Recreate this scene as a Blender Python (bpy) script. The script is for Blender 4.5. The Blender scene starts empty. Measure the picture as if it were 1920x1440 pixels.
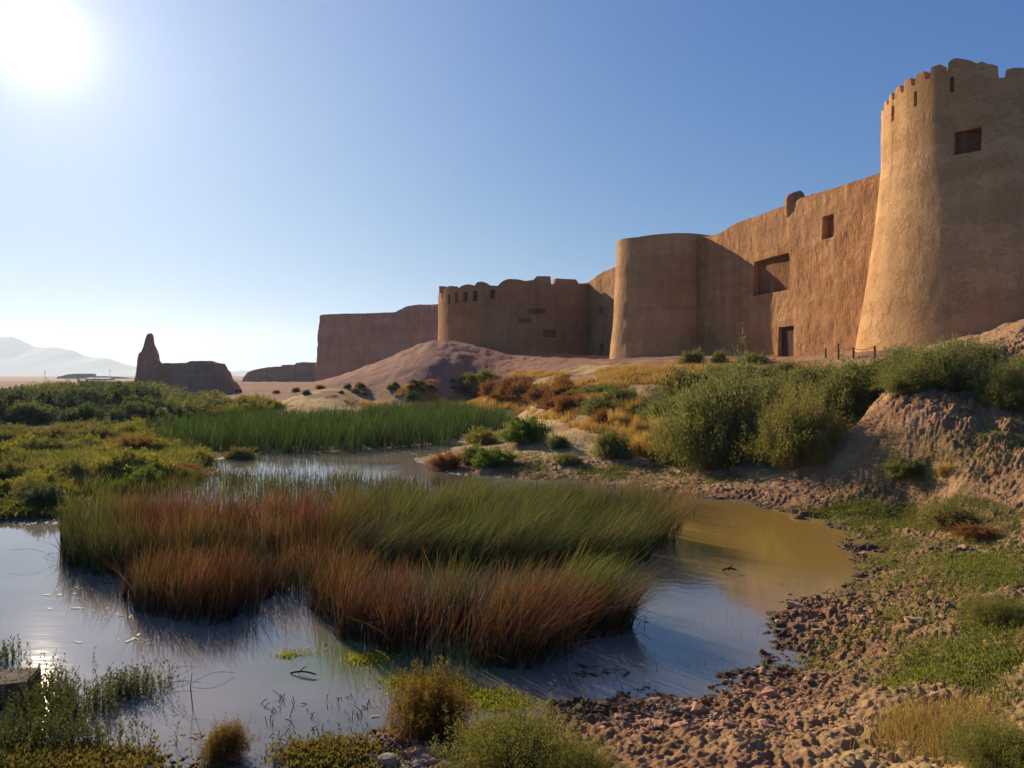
import bpy, math, random
import numpy as np
from mathutils import Vector, Matrix

# ------------------------------------------------------------------ camera, sky, sun, exposure
scene = bpy.context.scene
COL = scene.collection
EYE = 3.0            # metres above the water
FPX = 1450.0         # focal length in pixels of the 1920 px wide photograph
HOR = 703.0          # horizon row
cam_data = bpy.data.cameras.new("camera")
cam = bpy.data.objects.new("camera", cam_data)
COL.objects.link(cam)
cam.location = (0, 0, EYE)
cam.rotation_euler = (math.radians(90), 0, 0)
cam_data.sensor_width = 36.0
cam_data.lens = 36.0 * FPX / 1920.0
cam_data.shift_y = -(720.0 - HOR) / 1920.0
cam_data.clip_end = 20000
cam_data.clip_start = 0.05
scene.camera = cam

SUN_EL = math.radians(20.4)
SUN_AZ = math.radians(-31.4)       # measured from +Y towards +X
sun_dir = Vector((math.sin(SUN_AZ) * math.cos(SUN_EL), math.cos(SUN_AZ) * math.cos(SUN_EL), math.sin(SUN_EL)))
world = bpy.data.worlds.new("World")
scene.world = world
world.use_nodes = True
wn, wl = world.node_tree.nodes, world.node_tree.links
wn.clear()
wout = wn.new("ShaderNodeOutputWorld")
sky = wn.new("ShaderNodeTexSky")
sky.sky_type = 'NISHITA'
sky.sun_disc = False
sky.sun_elevation = SUN_EL
sky.sun_rotation = SUN_AZ
sky.altitude = 1200
sky.air_density = 1.0
sky.dust_density = 0.4
sky.ozone_density = 5.0
bg = wn.new("ShaderNodeBackground")
bg.inputs[1].default_value = 0.0655
SKY_TINT = (0.47, 1.09, 2.65)
SKY_K = (0.12, 0.14, 0.13)
# film-like shoulder so the dusty horizon stays just under white
def wvec(op, a, b):
    n = wn.new("ShaderNodeVectorMath"); n.operation = op
    for i, v in enumerate((a, b)):
        if isinstance(v, tuple): n.inputs[i].default_value = v
        else: wl.new(v, n.inputs[i])
    return n.outputs[0]
sk = wvec('MULTIPLY', sky.outputs[0], SKY_TINT)
sk = wvec('DIVIDE', sk, wvec('ADD', wvec('MULTIPLY', sk, SKY_K), (1.0, 1.0, 1.0)))
wl.new(sk, bg.inputs[0])
# aureole of dust-scattered light round the (overexposed) sun
geo = wn.new("ShaderNodeTexCoord")
dotn = wn.new("ShaderNodeVectorMath"); dotn.operation = 'DOT_PRODUCT'
wl.new(geo.outputs['Generated'], dotn.inputs[0])
dotn.inputs[1].default_value = sun_dir
def wmath(op, a, b):
    n = wn.new("ShaderNodeMath"); n.operation = op
    for i, v in enumerate((a, b)):
        if isinstance(v, (int, float)): n.inputs[i].default_value = v
        else: wl.new(v, n.inputs[i])
    return n.outputs[0]
d0 = wmath('MAXIMUM', dotn.outputs['Value'], 0.0)
glow = wmath('ADD', wmath('MULTIPLY', wmath('POWER', d0, 1000.0), 0.42), wmath('MULTIPLY', wmath('POWER', d0, 130.0), 0.17))
glow = wmath('ADD', glow, wmath('MULTIPLY', wmath('POWER', d0, 11.0), 0.18))
bg2 = wn.new("ShaderNodeBackground")
bg2.inputs[0].default_value = (1.0, 0.88, 0.93, 1)
wl.new(glow, bg2.inputs[1])
addw = wn.new("ShaderNodeAddShader")
wl.new(bg.outputs[0], addw.inputs[0]); wl.new(bg2.outputs[0], addw.inputs[1])
wl.new(addw.outputs[0], wout.inputs[0])

sun_data = bpy.data.lights.new("sun", 'SUN')
sun_data.energy = 5.0
sun_data.angle = math.radians(0.53)
sun_data.color = (1.0, 0.84, 0.62)
sun = bpy.data.objects.new("sun", sun_data)
COL.objects.link(sun)
sun.rotation_euler = (-sun_dir).to_track_quat('-Z', 'Y').to_euler()

scene.view_settings.view_transform = 'Standard'
scene.view_settings.look = 'None'
scene.view_settings.exposure = 0.62
scene.view_settings.gamma = 1.0
scene.cycles.max_bounces = 6
scene.cycles.volume_bounces = 1
scene.cycles.transparent_max_bounces = 8
scene.cycles.use_denoising = True

# ------------------------------------------------------------------ helpers
rng = np.random.default_rng(7)

def _hash(ix, iy, seed):
    h = (ix.astype(np.int64) * 374761393 + iy.astype(np.int64) * 668265263 + seed * 1442695041) & 0xffffffff
    h = ((h ^ (h >> 13)) * 1274126177) & 0xffffffff
    h = (h ^ (h >> 16)) & 0xffffffff
    return h / 4294967295.0

def vnoise(x, y, seed=0):
    x = np.asarray(x, float); y = np.asarray(y, float)
    ix = np.floor(x); iy = np.floor(y)
    fx = x - ix; fy = y - iy
    ix = ix.astype(np.int64); iy = iy.astype(np.int64)
    u = fx * fx * (3 - 2 * fx); v = fy * fy * (3 - 2 * fy)
    a = _hash(ix, iy, seed); b = _hash(ix + 1, iy, seed)
    c = _hash(ix, iy + 1, seed); d = _hash(ix + 1, iy + 1, seed)
    return ((a * (1 - u) + b * u) * (1 - v) + (c * (1 - u) + d * u) * v) * 2 - 1

def fbm(x, y, octv=4, seed=0, gain=0.5):
    s = 0; a = 1; n = 0
    for k in range(octv):
        s = s + a * vnoise(x * 2 ** k + 17.3 * k, y * 2 ** k - 9.1 * k, seed + k)
        n += a; a *= gain
    return s / n

def worley(x, y, seed=0):
    ix = np.floor(x).astype(np.int64); iy = np.floor(y).astype(np.int64)
    best = np.full(np.shape(x), 9.0); best2 = best.copy()
    for dx in (-1, 0, 1):
        for dy in (-1, 0, 1):
            cx = ix + dx; cy = iy + dy
            px_ = cx + _hash(cx, cy, seed); py_ = cy + _hash(cx, cy, seed + 91)
            d = np.hypot(x - px_, y - py_)
            best2 = np.minimum(best2, np.maximum(best, d))
            best = np.minimum(best, d)
    return best, best2

def smooth(a, b, x):
    t = np.clip((x - a) / (b - a), 0, 1)
    return t * t * (3 - 2 * t)

def mk_mesh(name, V, F, smooth_shade=False, col=None):
    """mesh from numpy arrays; F is an (n,3) or (n,4) array or a list of those"""
    me = bpy.data.meshes.new(name)
    if not isinstance(F, list): F = [F]
    F = [np.asarray(f, np.int32) for f in F if len(f)]
    loops = np.concatenate([f.ravel() for f in F])
    tot = np.concatenate([np.full(len(f), f.shape[1], np.int32) for f in F])
    start = np.concatenate([[0], np.cumsum(tot)[:-1]]).astype(np.int32)
    me.vertices.add(len(V)); me.vertices.foreach_set("co", np.asarray(V, np.float32).ravel())
    me.loops.add(len(loops)); me.loops.foreach_set("vertex_index", loops)
    me.polygons.add(len(tot))
    me.polygons.foreach_set("loop_start", start)
    me.polygons.foreach_set("loop_total", tot)
    me.polygons.foreach_set("use_smooth", np.full(len(tot), smooth_shade, bool))
    me.update(calc_edges=True)
    if col is not None:
        at = me.color_attributes.new("Col", 'FLOAT_COLOR', 'POINT')
        c4 = np.ones((len(V), 4), np.float32); c4[:, :3] = col
        at.data.foreach_set("color", c4.ravel())
    me.validate()
    return me

def link(name, me, mat=None, parent=None, loc=None):
    o = bpy.data.objects.new(name, me)
    if mat is not None and me is not None and not me.materials: me.materials.append(mat)
    COL.objects.link(o)
    if parent is not None: o.parent = parent
    if loc is not None: o.location = loc
    return o

def tag(o, label=None, cat=None, group=None, kind=None):
    if label: o["label"] = label
    if cat: o["category"] = cat
    if group: o["group"] = group
    if kind: o["kind"] = kind
    return o

def empty(name, loc=(0, 0, 0), rz=0.0):
    o = bpy.data.objects.new(name, None)
    COL.objects.link(o); o.location = loc; o.rotation_euler = (0, 0, rz)
    o.empty_display_size = 0.3
    return o

def copy_tree(o, parent=None):
    c = o.copy(); COL.objects.link(c); c.parent = parent
    for ch in list(o.children): copy_tree(ch, c)
    return c

def grid_faces(nr, nc, wrap=False, off=0):
    r = np.arange(nr - 1)[:, None]; c = np.arange(nc if wrap else nc - 1)[None, :]
    c2 = (c + 1) % nc
    return np.stack([r * nc + c, r * nc + c2, (r + 1) * nc + c2, (r + 1) * nc + c], -1).reshape(-1, 4) + off

# ------------------------------------------------------------------ materials
def new_mat(name):
    m = bpy.data.materials.new(name); m.use_nodes = True
    nt = m.node_tree; nt.nodes.clear()
    out = nt.nodes.new("ShaderNodeOutputMaterial")
    bs = nt.nodes.new("ShaderNodeBsdfPrincipled")
    nt.links.new(bs.outputs[0], out.inputs[0])
    return m, nt, bs, out

def N(nt, typ, **kw):
    n = nt.nodes.new(typ)
    for k, v in kw.items(): setattr(n, k, v)
    return n

def ramp(nt, fac, stops):
    r = N(nt, "ShaderNodeValToRGB")
    e = r.color_ramp.elements
    e[0].position, e[0].color = stops[0][0], (*stops[0][1], 1)
    e[1].position, e[1].color = stops[-1][0], (*stops[-1][1], 1)
    for p, c in stops[1:-1]:
        x = e.new(p); x.color = (*c, 1)
    nt.links.new(fac, r.inputs[0])
    return r.outputs[0]

def noise_node(nt, vec, scale, detail=6, rough=0.6):
    n = N(nt, "ShaderNodeTexNoise")
    n.inputs['Scale'].default_value = scale
    n.inputs['Detail'].default_value = detail
    n.inputs['Roughness'].default_value = rough
    if vec is not None: nt.links.new(vec, n.inputs['Vector'])
    return n.outputs['Fac']

def mixc(nt, fac, a, b, typ='MIX'):
    m = N(nt, "ShaderNodeMix", data_type='RGBA', blend_type=typ)
    for i, v in ((0, fac), (6, a), (7, b)):
        if isinstance(v, (int, float)): m.inputs[i].default_value = v
        elif isinstance(v, tuple): m.inputs[i].default_value = (*v, 1)
        else: nt.links.new(v, m.inputs[i])
    return m.outputs[2]

def math_n(nt, op, a, b=0.0):
    m = N(nt, "ShaderNodeMath", operation=op)
    for i, v in ((0, a), (1, b)):
        if isinstance(v, (int, float)): m.inputs[i].default_value = v
        else: nt.links.new(v, m.inputs[i])
    return m.outputs[0]

def mapping(nt, scale):
    g = N(nt, "ShaderNodeNewGeometry")
    mp = N(nt, "ShaderNodeMapping"); mp.inputs['Scale'].default_value = scale
    nt.links.new(g.outputs['Position'], mp.inputs['Vector'])
    return mp.outputs[0]

def adobe_mat(name, c_lo, c_mid, c_hi, rough_amt=0.5, streak=0.4, pit=0.5):
    m, nt, bs, out = new_mat(name)
    P = mapping(nt, (1, 1, 1))
    big = noise_node(nt, P, 0.22, 5, 0.6)
    col = ramp(nt, big, [(0.3, c_lo), (0.5, c_mid), (0.7, c_hi)])
    S = mapping(nt, (1.6, 1.6, 0.16))
    st = noise_node(nt, S, 0.9, 5, 0.65)
    sf = ramp(nt, st, [(0.35, (0.72, 0.70, 0.68)), (0.62, (1.06, 1.05, 1.03))])
    col = mixc(nt, streak, col, mixc(nt, 1.0, col, sf, 'MULTIPLY'))
    # horizontal building courses of rammed earth
    Hm = mapping(nt, (0.05, 0.05, 1.0))
    hz = noise_node(nt, Hm, 0.9, 3, 0.5)
    hf = ramp(nt, hz, [(0.42, (0.84, 0.83, 0.82)), (0.56, (1.05, 1.04, 1.03))])
    col = mixc(nt, 0.55, col, mixc(nt, 1.0, col, hf, 'MULTIPLY'))
    pt = noise_node(nt, mapping(nt, (.5, .5, .8)), 1.0, 7, 0.75)
    pf = ramp(nt, pt, [(0.49, (0.93, 0.915, 0.90)), (0.55, (1.02, 1.02, 1.02))])
    col = mixc(nt, 1.0, col, pf, 'MULTIPLY')
    fine = noise_node(nt, P, 7.0, 8, 0.7)
    ff = ramp(nt, fine, [(0.3, (0.80, 0.78, 0.76)), (0.7, (1.12, 1.12, 1.12))])
    col = mixc(nt, 0.7, col, mixc(nt, 1.0, col, ff, 'MULTIPLY'))
    nt.links.new(col, bs.inputs['Base Color'])
    bs.inputs['Roughness'].default_value = 0.95
    bs.inputs['Specular IOR Level'].default_value = 0.04
    # bump: plaster grain, pits in the weathered bands
    mask = ramp(nt, noise_node(nt, mapping(nt, (0.25, 0.25, 0.5)), 0.8, 3, 0.5), [(0.45, (0, 0, 0)), (0.6, (1, 1, 1))])
    pits = noise_node(nt, mapping(nt, (2.2, 2.2, 1.0)), 1.3, 4, 0.65)
    pitr = ramp(nt, pits, [(0.38, (0, 0, 0)), (0.50, (1, 1, 1))])
    pm = mixc(nt, mask, (1.0, 1.0, 1.0), pitr)
    med = noise_node(nt, P, 3.2, 9, 0.68)
    h = math_n(nt, 'ADD', math_n(nt, 'MULTIPLY', pm, pit * 0.16), math_n(nt, 'MULTIPLY', med, rough_amt * 0.15))
    h = math_n(nt, 'ADD', h, math_n(nt, 'MULTIPLY', fine, 0.045))
    h = math_n(nt, 'ADD', h, math_n(nt, 'MULTIPLY', st, rough_amt * 0.12))
    h = math_n(nt, 'ADD', h, math_n(nt, 'MULTIPLY', ramp(nt, pt, [(0.50, (0, 0, 0)), (0.535, (1, 1, 1))]), 0.035))
    b = N(nt, "ShaderNodeBump"); b.inputs['Strength'].default_value = 0.8; b.inputs['Distance'].default_value = 0.8
    nt.links.new(h, b.inputs['Height']); nt.links.new(b.outputs[0], bs.inputs['Normal'])
    return m

M_WALL = adobe_mat("adobe_wall", (0.42, 0.205, 0.088), (0.52, 0.265, 0.117), (0.58, 0.31, 0.145), 0.42, 0.6, 1.0)
M_TOWER = adobe_mat("adobe_plaster", (0.54, 0.30, 0.13), (0.61, 0.35, 0.16), (0.66, 0.39, 0.19), 0.12, 0.45, 0.10)
M_RUIN = adobe_mat("ruined_adobe", (0.50, 0.27, 0.165), (0.58, 0.325, 0.20), (0.62, 0.36, 0.225), 0.8, 0.5, 0.8)
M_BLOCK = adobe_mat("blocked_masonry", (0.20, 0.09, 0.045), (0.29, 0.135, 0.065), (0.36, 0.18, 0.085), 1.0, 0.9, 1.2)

def simple_mat(name, c1, c2, scale=3.0, rough=0.9, bump=0.2, dist=0.02):
    m, nt, bs, out = new_mat(name)
    tc = N(nt, "ShaderNodeTexCoord")
    n = noise_node(nt, tc.outputs['Object'], scale, 6, 0.65)
    nt.links.new(ramp(nt, n, [(0.3, c1), (0.7, c2)]), bs.inputs['Base Color'])
    bs.inputs['Roughness'].default_value = rough
    bs.inputs['Specular IOR Level'].default_value = 0.1
    b = N(nt, "ShaderNodeBump"); b.inputs['Strength'].default_value = bump; b.inputs['Distance'].default_value = dist
    nt.links.new(n, b.inputs['Height']); nt.links.new(b.outputs[0], bs.inputs['Normal'])
    return m

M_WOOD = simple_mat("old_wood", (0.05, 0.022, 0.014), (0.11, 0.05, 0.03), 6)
M_STONE = simple_mat("shore_stone", (0.22, 0.17, 0.13), (0.45, 0.38, 0.31), 9, 0.85, 0.6, 0.03)
M_CLOD = simple_mat("earth_clod", (0.36, 0.19, 0.10), (0.56, 0.32, 0.18), 7, 0.95, 0.8, 0.04)
M_MUDCLOD = simple_mat("wet_mud_clod", (0.11, 0.058, 0.032), (0.26, 0.14, 0.08), 7, 0.9, 0.8, 0.04)
M_MOUNT = simple_mat("mountain_rock", (0.04, 0.045, 0.06), (0.06, 0.065, 0.085), 0.004, 1.0, 0.0, 1)
M_STEM = simple_mat("plant_stem", (0.07, 0.05, 0.03), (0.16, 0.11, 0.06), 10)
M_TWIG = simple_mat("dead_twig", (0.03, 0.022, 0.015), (0.08, 0.055, 0.035), 10)
M_IRON = simple_mat("rusty_iron", (0.09, 0.045, 0.025), (0.18, 0.08, 0.04), 12)
M_SKIN = simple_mat("skin", (0.35, 0.2, 0.13), (0.4, 0.24, 0.16), 5)
M_CLOTH = simple_mat("dark_cloth", (0.03, 0.03, 0.06), (0.05, 0.045, 0.085), 20)
M_HAIR = simple_mat("dark_hair", (0.01, 0.008, 0.006), (0.02, 0.016, 0.012), 40)
M_WHITE = simple_mat("white_roof", (0.7, 0.7, 0.7), (0.8, 0.8, 0.8), 1.0)
M_FARWALL = simple_mat("far_wall", (0.20, 0.15, 0.13), (0.27, 0.2, 0.17), 0.2)

def leaf_mat(name, trans=0.35, rough=0.6):
    m, nt, bs, out = new_mat(name)
    a = N(nt, "ShaderNodeAttribute", attribute_name="Col")
    nt.links.new(a.outputs['Color'], bs.inputs['Base Color'])
    bs.inputs['Roughness'].default_value = rough
    bs.inputs['Specular IOR Level'].default_value = 0.12
    tr = N(nt, "ShaderNodeBsdfTranslucent")
    br = N(nt, "ShaderNodeMix", data_type='RGBA', blend_type='MULTIPLY')
    br.inputs[0].default_value = 1.0
    nt.links.new(a.outputs['Color'], br.inputs[6]); br.inputs[7].default_value = (1.25, 1.2, 0.7, 1)
    nt.links.new(br.outputs[2], tr.inputs['Color'])
    mx = N(nt, "ShaderNodeMixShader"); mx.inputs[0].default_value = trans
    nt.links.new(bs.outputs[0], mx.inputs[1]); nt.links.new(tr.outputs[0], mx.inputs[2])
    nt.links.new(mx.outputs[0], out.inputs[0])
    return m
M_LEAF = leaf_mat("foliage", 0.4)
M_REED = leaf_mat("reed_blade", 0.25, 0.85)

# ground
def ground_mat():
    m, nt, bs, out = new_mat("ground_soil")
    a = N(nt, "ShaderNodeAttribute", attribute_name="Col")
    P = mapping(nt, (1, 1, 1))
    f1 = noise_node(nt, P, 2.2, 10, 0.72)
    f2 = noise_node(nt, P, 16.0, 8, 0.75)
    r1 = ramp(nt, f1, [(0.30, (0.62, 0.60, 0.58)), (0.52, (1, 1, 1)), (0.72, (1.25, 1.25, 1.25))])
    r2 = ramp(nt, f2, [(0.32, (0.60, 0.58, 0.56)), (0.5, (1, 1, 1)), (0.68, (1.3, 1.3, 1.3))])
    c = mixc(nt, 1.0, a.outputs['Color'], r1, 'MULTIPLY')
    c = mixc(nt, 0.85, c, mixc(nt, 1.0, c, r2, 'MULTIPLY'))
    nt.links.new(c, bs.inputs['Base Color'])
    w = N(nt, "ShaderNodeAttribute", attribute_name="wet")
    rg = N(nt, "ShaderNodeMapRange"); nt.links.new(w.outputs['Fac'], rg.inputs[0])
    rg.inputs[3].default_value = 0.95; rg.inputs[4].default_value = 0.38
    nt.links.new(rg.outputs[0], bs.inputs['Roughness'])
    bs.inputs['Specular IOR Level'].default_value = 0.03
    h = math_n(nt, 'ADD', math_n(nt, 'MULTIPLY', f1, 0.18), math_n(nt, 'MULTIPLY', f2, 0.09))
    b = N(nt, "ShaderNodeBump"); b.inputs['Strength'].default_value = 0.9; b.inputs['Distance'].default_value = 0.45
    nt.links.new(h, b.inputs['Height']); nt.links.new(b.outputs[0], bs.inputs['Normal'])
    return m
M_GROUND = ground_mat()

def water_mat():
    m, nt, bs, out = new_mat("pond_water")
    P = mapping(nt, (1, 1, 1))
    n = noise_node(nt, mapping(nt, (0.35, 0.35, 1)), 1.0, 3, 0.5)
    c = ramp(nt, n, [(0.35, (0.12, 0.12, 0.085)), (0.5, (0.20, 0.17, 0.13)), (0.65, (0.27, 0.215, 0.17))])
    # ochre silt plus painted-in castle reflection and flare in the right-hand bay, greenish shallows before the reeds
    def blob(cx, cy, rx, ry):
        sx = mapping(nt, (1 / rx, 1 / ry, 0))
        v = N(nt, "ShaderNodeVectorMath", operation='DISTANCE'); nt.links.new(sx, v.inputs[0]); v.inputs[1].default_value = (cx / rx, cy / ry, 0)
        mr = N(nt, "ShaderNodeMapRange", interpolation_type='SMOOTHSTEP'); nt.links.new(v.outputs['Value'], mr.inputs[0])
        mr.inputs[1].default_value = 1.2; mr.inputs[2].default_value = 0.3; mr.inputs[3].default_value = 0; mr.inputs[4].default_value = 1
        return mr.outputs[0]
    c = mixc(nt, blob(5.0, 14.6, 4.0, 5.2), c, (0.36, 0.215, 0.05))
    c = mixc(nt, blob(-1.2, 8.2, 1.7, .9), c, (0.13, 0.155, 0.05))
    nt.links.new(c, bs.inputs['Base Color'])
    bs.inputs['Roughness'].default_value = 0.03
    bs.inputs['IOR'].default_value = 1.75
    rip = noise_node(nt, mapping(nt, (0.8, 2.6, 1)), 3.0, 3, 0.5)
    rip2 = noise_node(nt, mapping(nt, (1, 1, 1)), 0.8, 2, 0.5)
    b = N(nt, "ShaderNodeBump"); b.inputs['Strength'].default_value = 0.09; b.inputs['Distance'].default_value = 0.03
    nt.links.new(math_n(nt, 'MULTIPLY', rip, rip2), b.inputs['Height']); nt.links.new(b.outputs[0], bs.inputs['Normal'])
    return m
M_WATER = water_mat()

# ------------------------------------------------------------------ terrain
def wz(px, py, z):        # world point seen at a pixel, lying at height z (below the horizon)
    Y = (EYE - z) * FPX / (py - HOR)
    return ((px - 960) / FPX * Y, Y, z)
def wy(px, py, Y):        # world point seen at a pixel, at distance Y
    return ((px - 960) / FPX * Y, Y, EYE - (py - HOR) / FPX * Y)

POND = [(1240,925),(1400,940),(1500,966),(1560,985),(1612,1030),(1606,1080),(1560,1105),(1500,1118),(1468,1145),(1452,1200),(1425,1255),
        (1330,1282),(1180,1310),(1060,1325),(940,1345),(820,1362),(720,1368),(665,1392),(650,1430),(500,1440),(420,1425),(300,1432),(150,1418),(0,1425),
        (-400,1460),(-1400,1340),(-1400,1000),(-200,975),(0,978),(120,968),(180,925),(290,905),(400,885),(420,858),(470,846),
        (600,848),(700,844),(800,834),(862,824),(872,834),(770,862),(880,892),(1100,905)]
PP = np.array([wz(a, b, 0)[:2] for a, b in POND])

def pond_sd(X, Y):
    """signed distance in metres, negative inside the pond"""
    X = np.asarray(X, float); Y = np.asarray(Y, float)
    dmin = np.full(X.shape, 1e9); inside = np.zeros(X.shape, bool)
    n = len(PP)
    for i in range(n):
        x0, y0 = PP[i]; x1, y1 = PP[(i + 1) % n]
        ex, ey = x1 - x0, y1 - y0
        t = np.clip(((X - x0) * ex + (Y - y0) * ey) / (ex * ex + ey * ey), 0, 1)
        dmin = np.minimum(dmin, np.hypot(X - x0 - t * ex, Y - y0 - t * ey))
        cond = ((y0 > Y) != (y1 > Y))
        xi = x0 + (Y - y0) * ex / (ey if abs(ey) > 1e-9 else 1e-9)
        inside ^= cond & (X < xi)
    return np.where(inside, -dmin, dmin)

CTRL = [wz(a, b, 0.05) for a, b in POND[::2]]
CTRL += [(0,-4,1.6),(0,0,1.4),(0,2.6,0.95),(-8,0,1.3),(8,0,1.6),(-12,5,0.4),(14,4,1.6),(-5,3,.8),(4,3,1.0)]
CTRL += [wz(960,1445,.28), wz(1300,1430,.33), wz(1500,1400,.32), wz(1900,1400,.55), wz(1900,1250,.52), wz(1900,1100,.5), wz(1700,1000,.3),
         wz(1900,965,.62), wz(1700,930,.45), wz(1560,880,.40), wz(1650,1200,.28), wz(2300,1000,1.0), wz(2300,1300,1.0), wz(250,1455,.2),wz(-100,1440,.15)]
CTRL += [wy(1700,728,19), wy(1930,768,17), wy(1800,742,18), wy(1640,775,18.8), wy(1560,826,20), wy(1500,850,20.5), wy(1600,800,19.3), wy(1800,850,15.6), wy(1920,860,14.6), wy(1700,820,17), wy(2200,720,17),
         wy(1600,745,24), wy(1640,695,27), wy(1603,660,40), wy(1700,655,34), wy(1750,645,31), wy(1920,612,26), wy(1835,636,28.5), wy(1780,672,24), wy(1930,690,20), wy(2300,560,26), wy(2400,560,40), wy(2600,640,20),
         wy(1470,668,55), wy(1540,664,46), wy(1300,669,62), wy(1145,676,68), wy(1280,692,50), wy(1440,690,40), wy(1050,678,74), wy(1100,668,95), wy(1060,664,92),
         wy(832,637,92), wy(620,719,75), wy(700,690,84), wy(760,657,90), wy(880,645,91), wy(930,662,88), wy(960,688,75), wy(850,702,72), wy(750,722,68), wy(640,733,62),
         wy(597,716,150), wy(700,716,142), wy(900,655,99), wy(800,690,120), wy(500,716,190), wy(955,724,60), wy(1100,722,45), wy(1200,720,40), wy(1300,702,42),
         wy(1100,760,36), wy(1010,790,36), wy(900,752,62), wy(870,742,70), wy(1200,790,30), wy(1100,832,27), wy(1250,862,24.5), wy(1450,868,21.8), wy(1400,800,26), wy(1500,745,28), wy(1380,740,33),
         wy(960,830,30), wy(920,868,24)]
CTRL += [wz(600,800,.02), wz(850,792,.02), wz(400,815,.02), wz(500,790,.02), wz(750,775,.03), wz(930,802,.03), wz(905,816,.03), wz(950,788,.06), wz(880,785,.03), wz(965,800,.10), wy(700,752,66), wy(500,754,70), wy(900,770,58), wy(500,737,95), wy(380,760,70),
         wy(300,738,110), wy(430,736,110), wy(450,716,200), wy(-100,716,400), wy(400,709,700),
         wz(0,800,.2), wy(150,795,43), wy(150,750,66), wy(0,750,70), wy(300,752,70), wz(0,850,.28), wz(200,850,.25), wz(100,900,.15), wz(250,880,.15), wz(0,945,.08), wz(-400,900,.3), wz(-400,800,.5)]
for uu in (-1.2, -.6, 0, .6, 1.2):
    CTRL += [(uu*1000, 1000, -1.5), (uu*6000, 6000, -2.0)]
CTRL += [(20, 90, 5), (40, 60, 5.5), (40, 35, 5.5), (60, 120, 4), (30, 200, 2), (120, 300, 1), (-60, 60, 1.0), (-90, 120, 1.0), (-150, 200, 1.0)]
CTRL = np.array(CTRL)

def uv_of(X, Y):
    v = np.log(np.asarray(Y, float) + 9.0)
    u = np.asarray(X, float) / (np.asarray(Y, float) + 9.0)
    return u * 2.2, v

def tps_fit(C):
    u, v = uv_of(C[:, 0], C[:, 1]); n = len(C)
    d2 = (u[:, None] - u[None]) ** 2 + (v[:, None] - v[None]) ** 2
    K = 0.5 * d2 * np.log(d2 + 1e-12) + np.eye(n) * 0.0004
    Pm = np.stack([np.ones(n), u, v], 1)
    A = np.zeros((n + 3, n + 3)); A[:n, :n] = K; A[:n, n:] = Pm; A[n:, :n] = Pm.T
    s = np.linalg.solve(A, np.concatenate([C[:, 2], np.zeros(3)]))
    return u, v, s
_tu, _tv, _ts = tps_fit(CTRL)

def tps(X, Y):
    u, v = uv_of(X, Y); n = len(_tu)
    z = _ts[n] + _ts[n + 1] * u + _ts[n + 2] * v
    for i in range(n):
        d2 = (u - _tu[i]) ** 2 + (v - _tv[i]) ** 2
        z = z + _ts[i] * 0.5 * d2 * np.log(d2 + 1e-12)
    return z

def in_poly(X, Y, P):
    inside = np.zeros(X.shape, bool); n = len(P)
    for i in range(n):
        x0, y0 = P[i]; x1, y1 = P[(i + 1) % n]
        cond = ((y0 > Y) != (y1 > Y))
        xi = x0 + (Y - y0) * (x1 - x0) / ((y1 - y0) if abs(y1 - y0) > 1e-9 else 1e-9)
        inside ^= cond & (X < xi)
    return inside

def px_of(X, Y):  return 960 + FPX * X / np.maximum(Y, 0.5)

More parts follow.
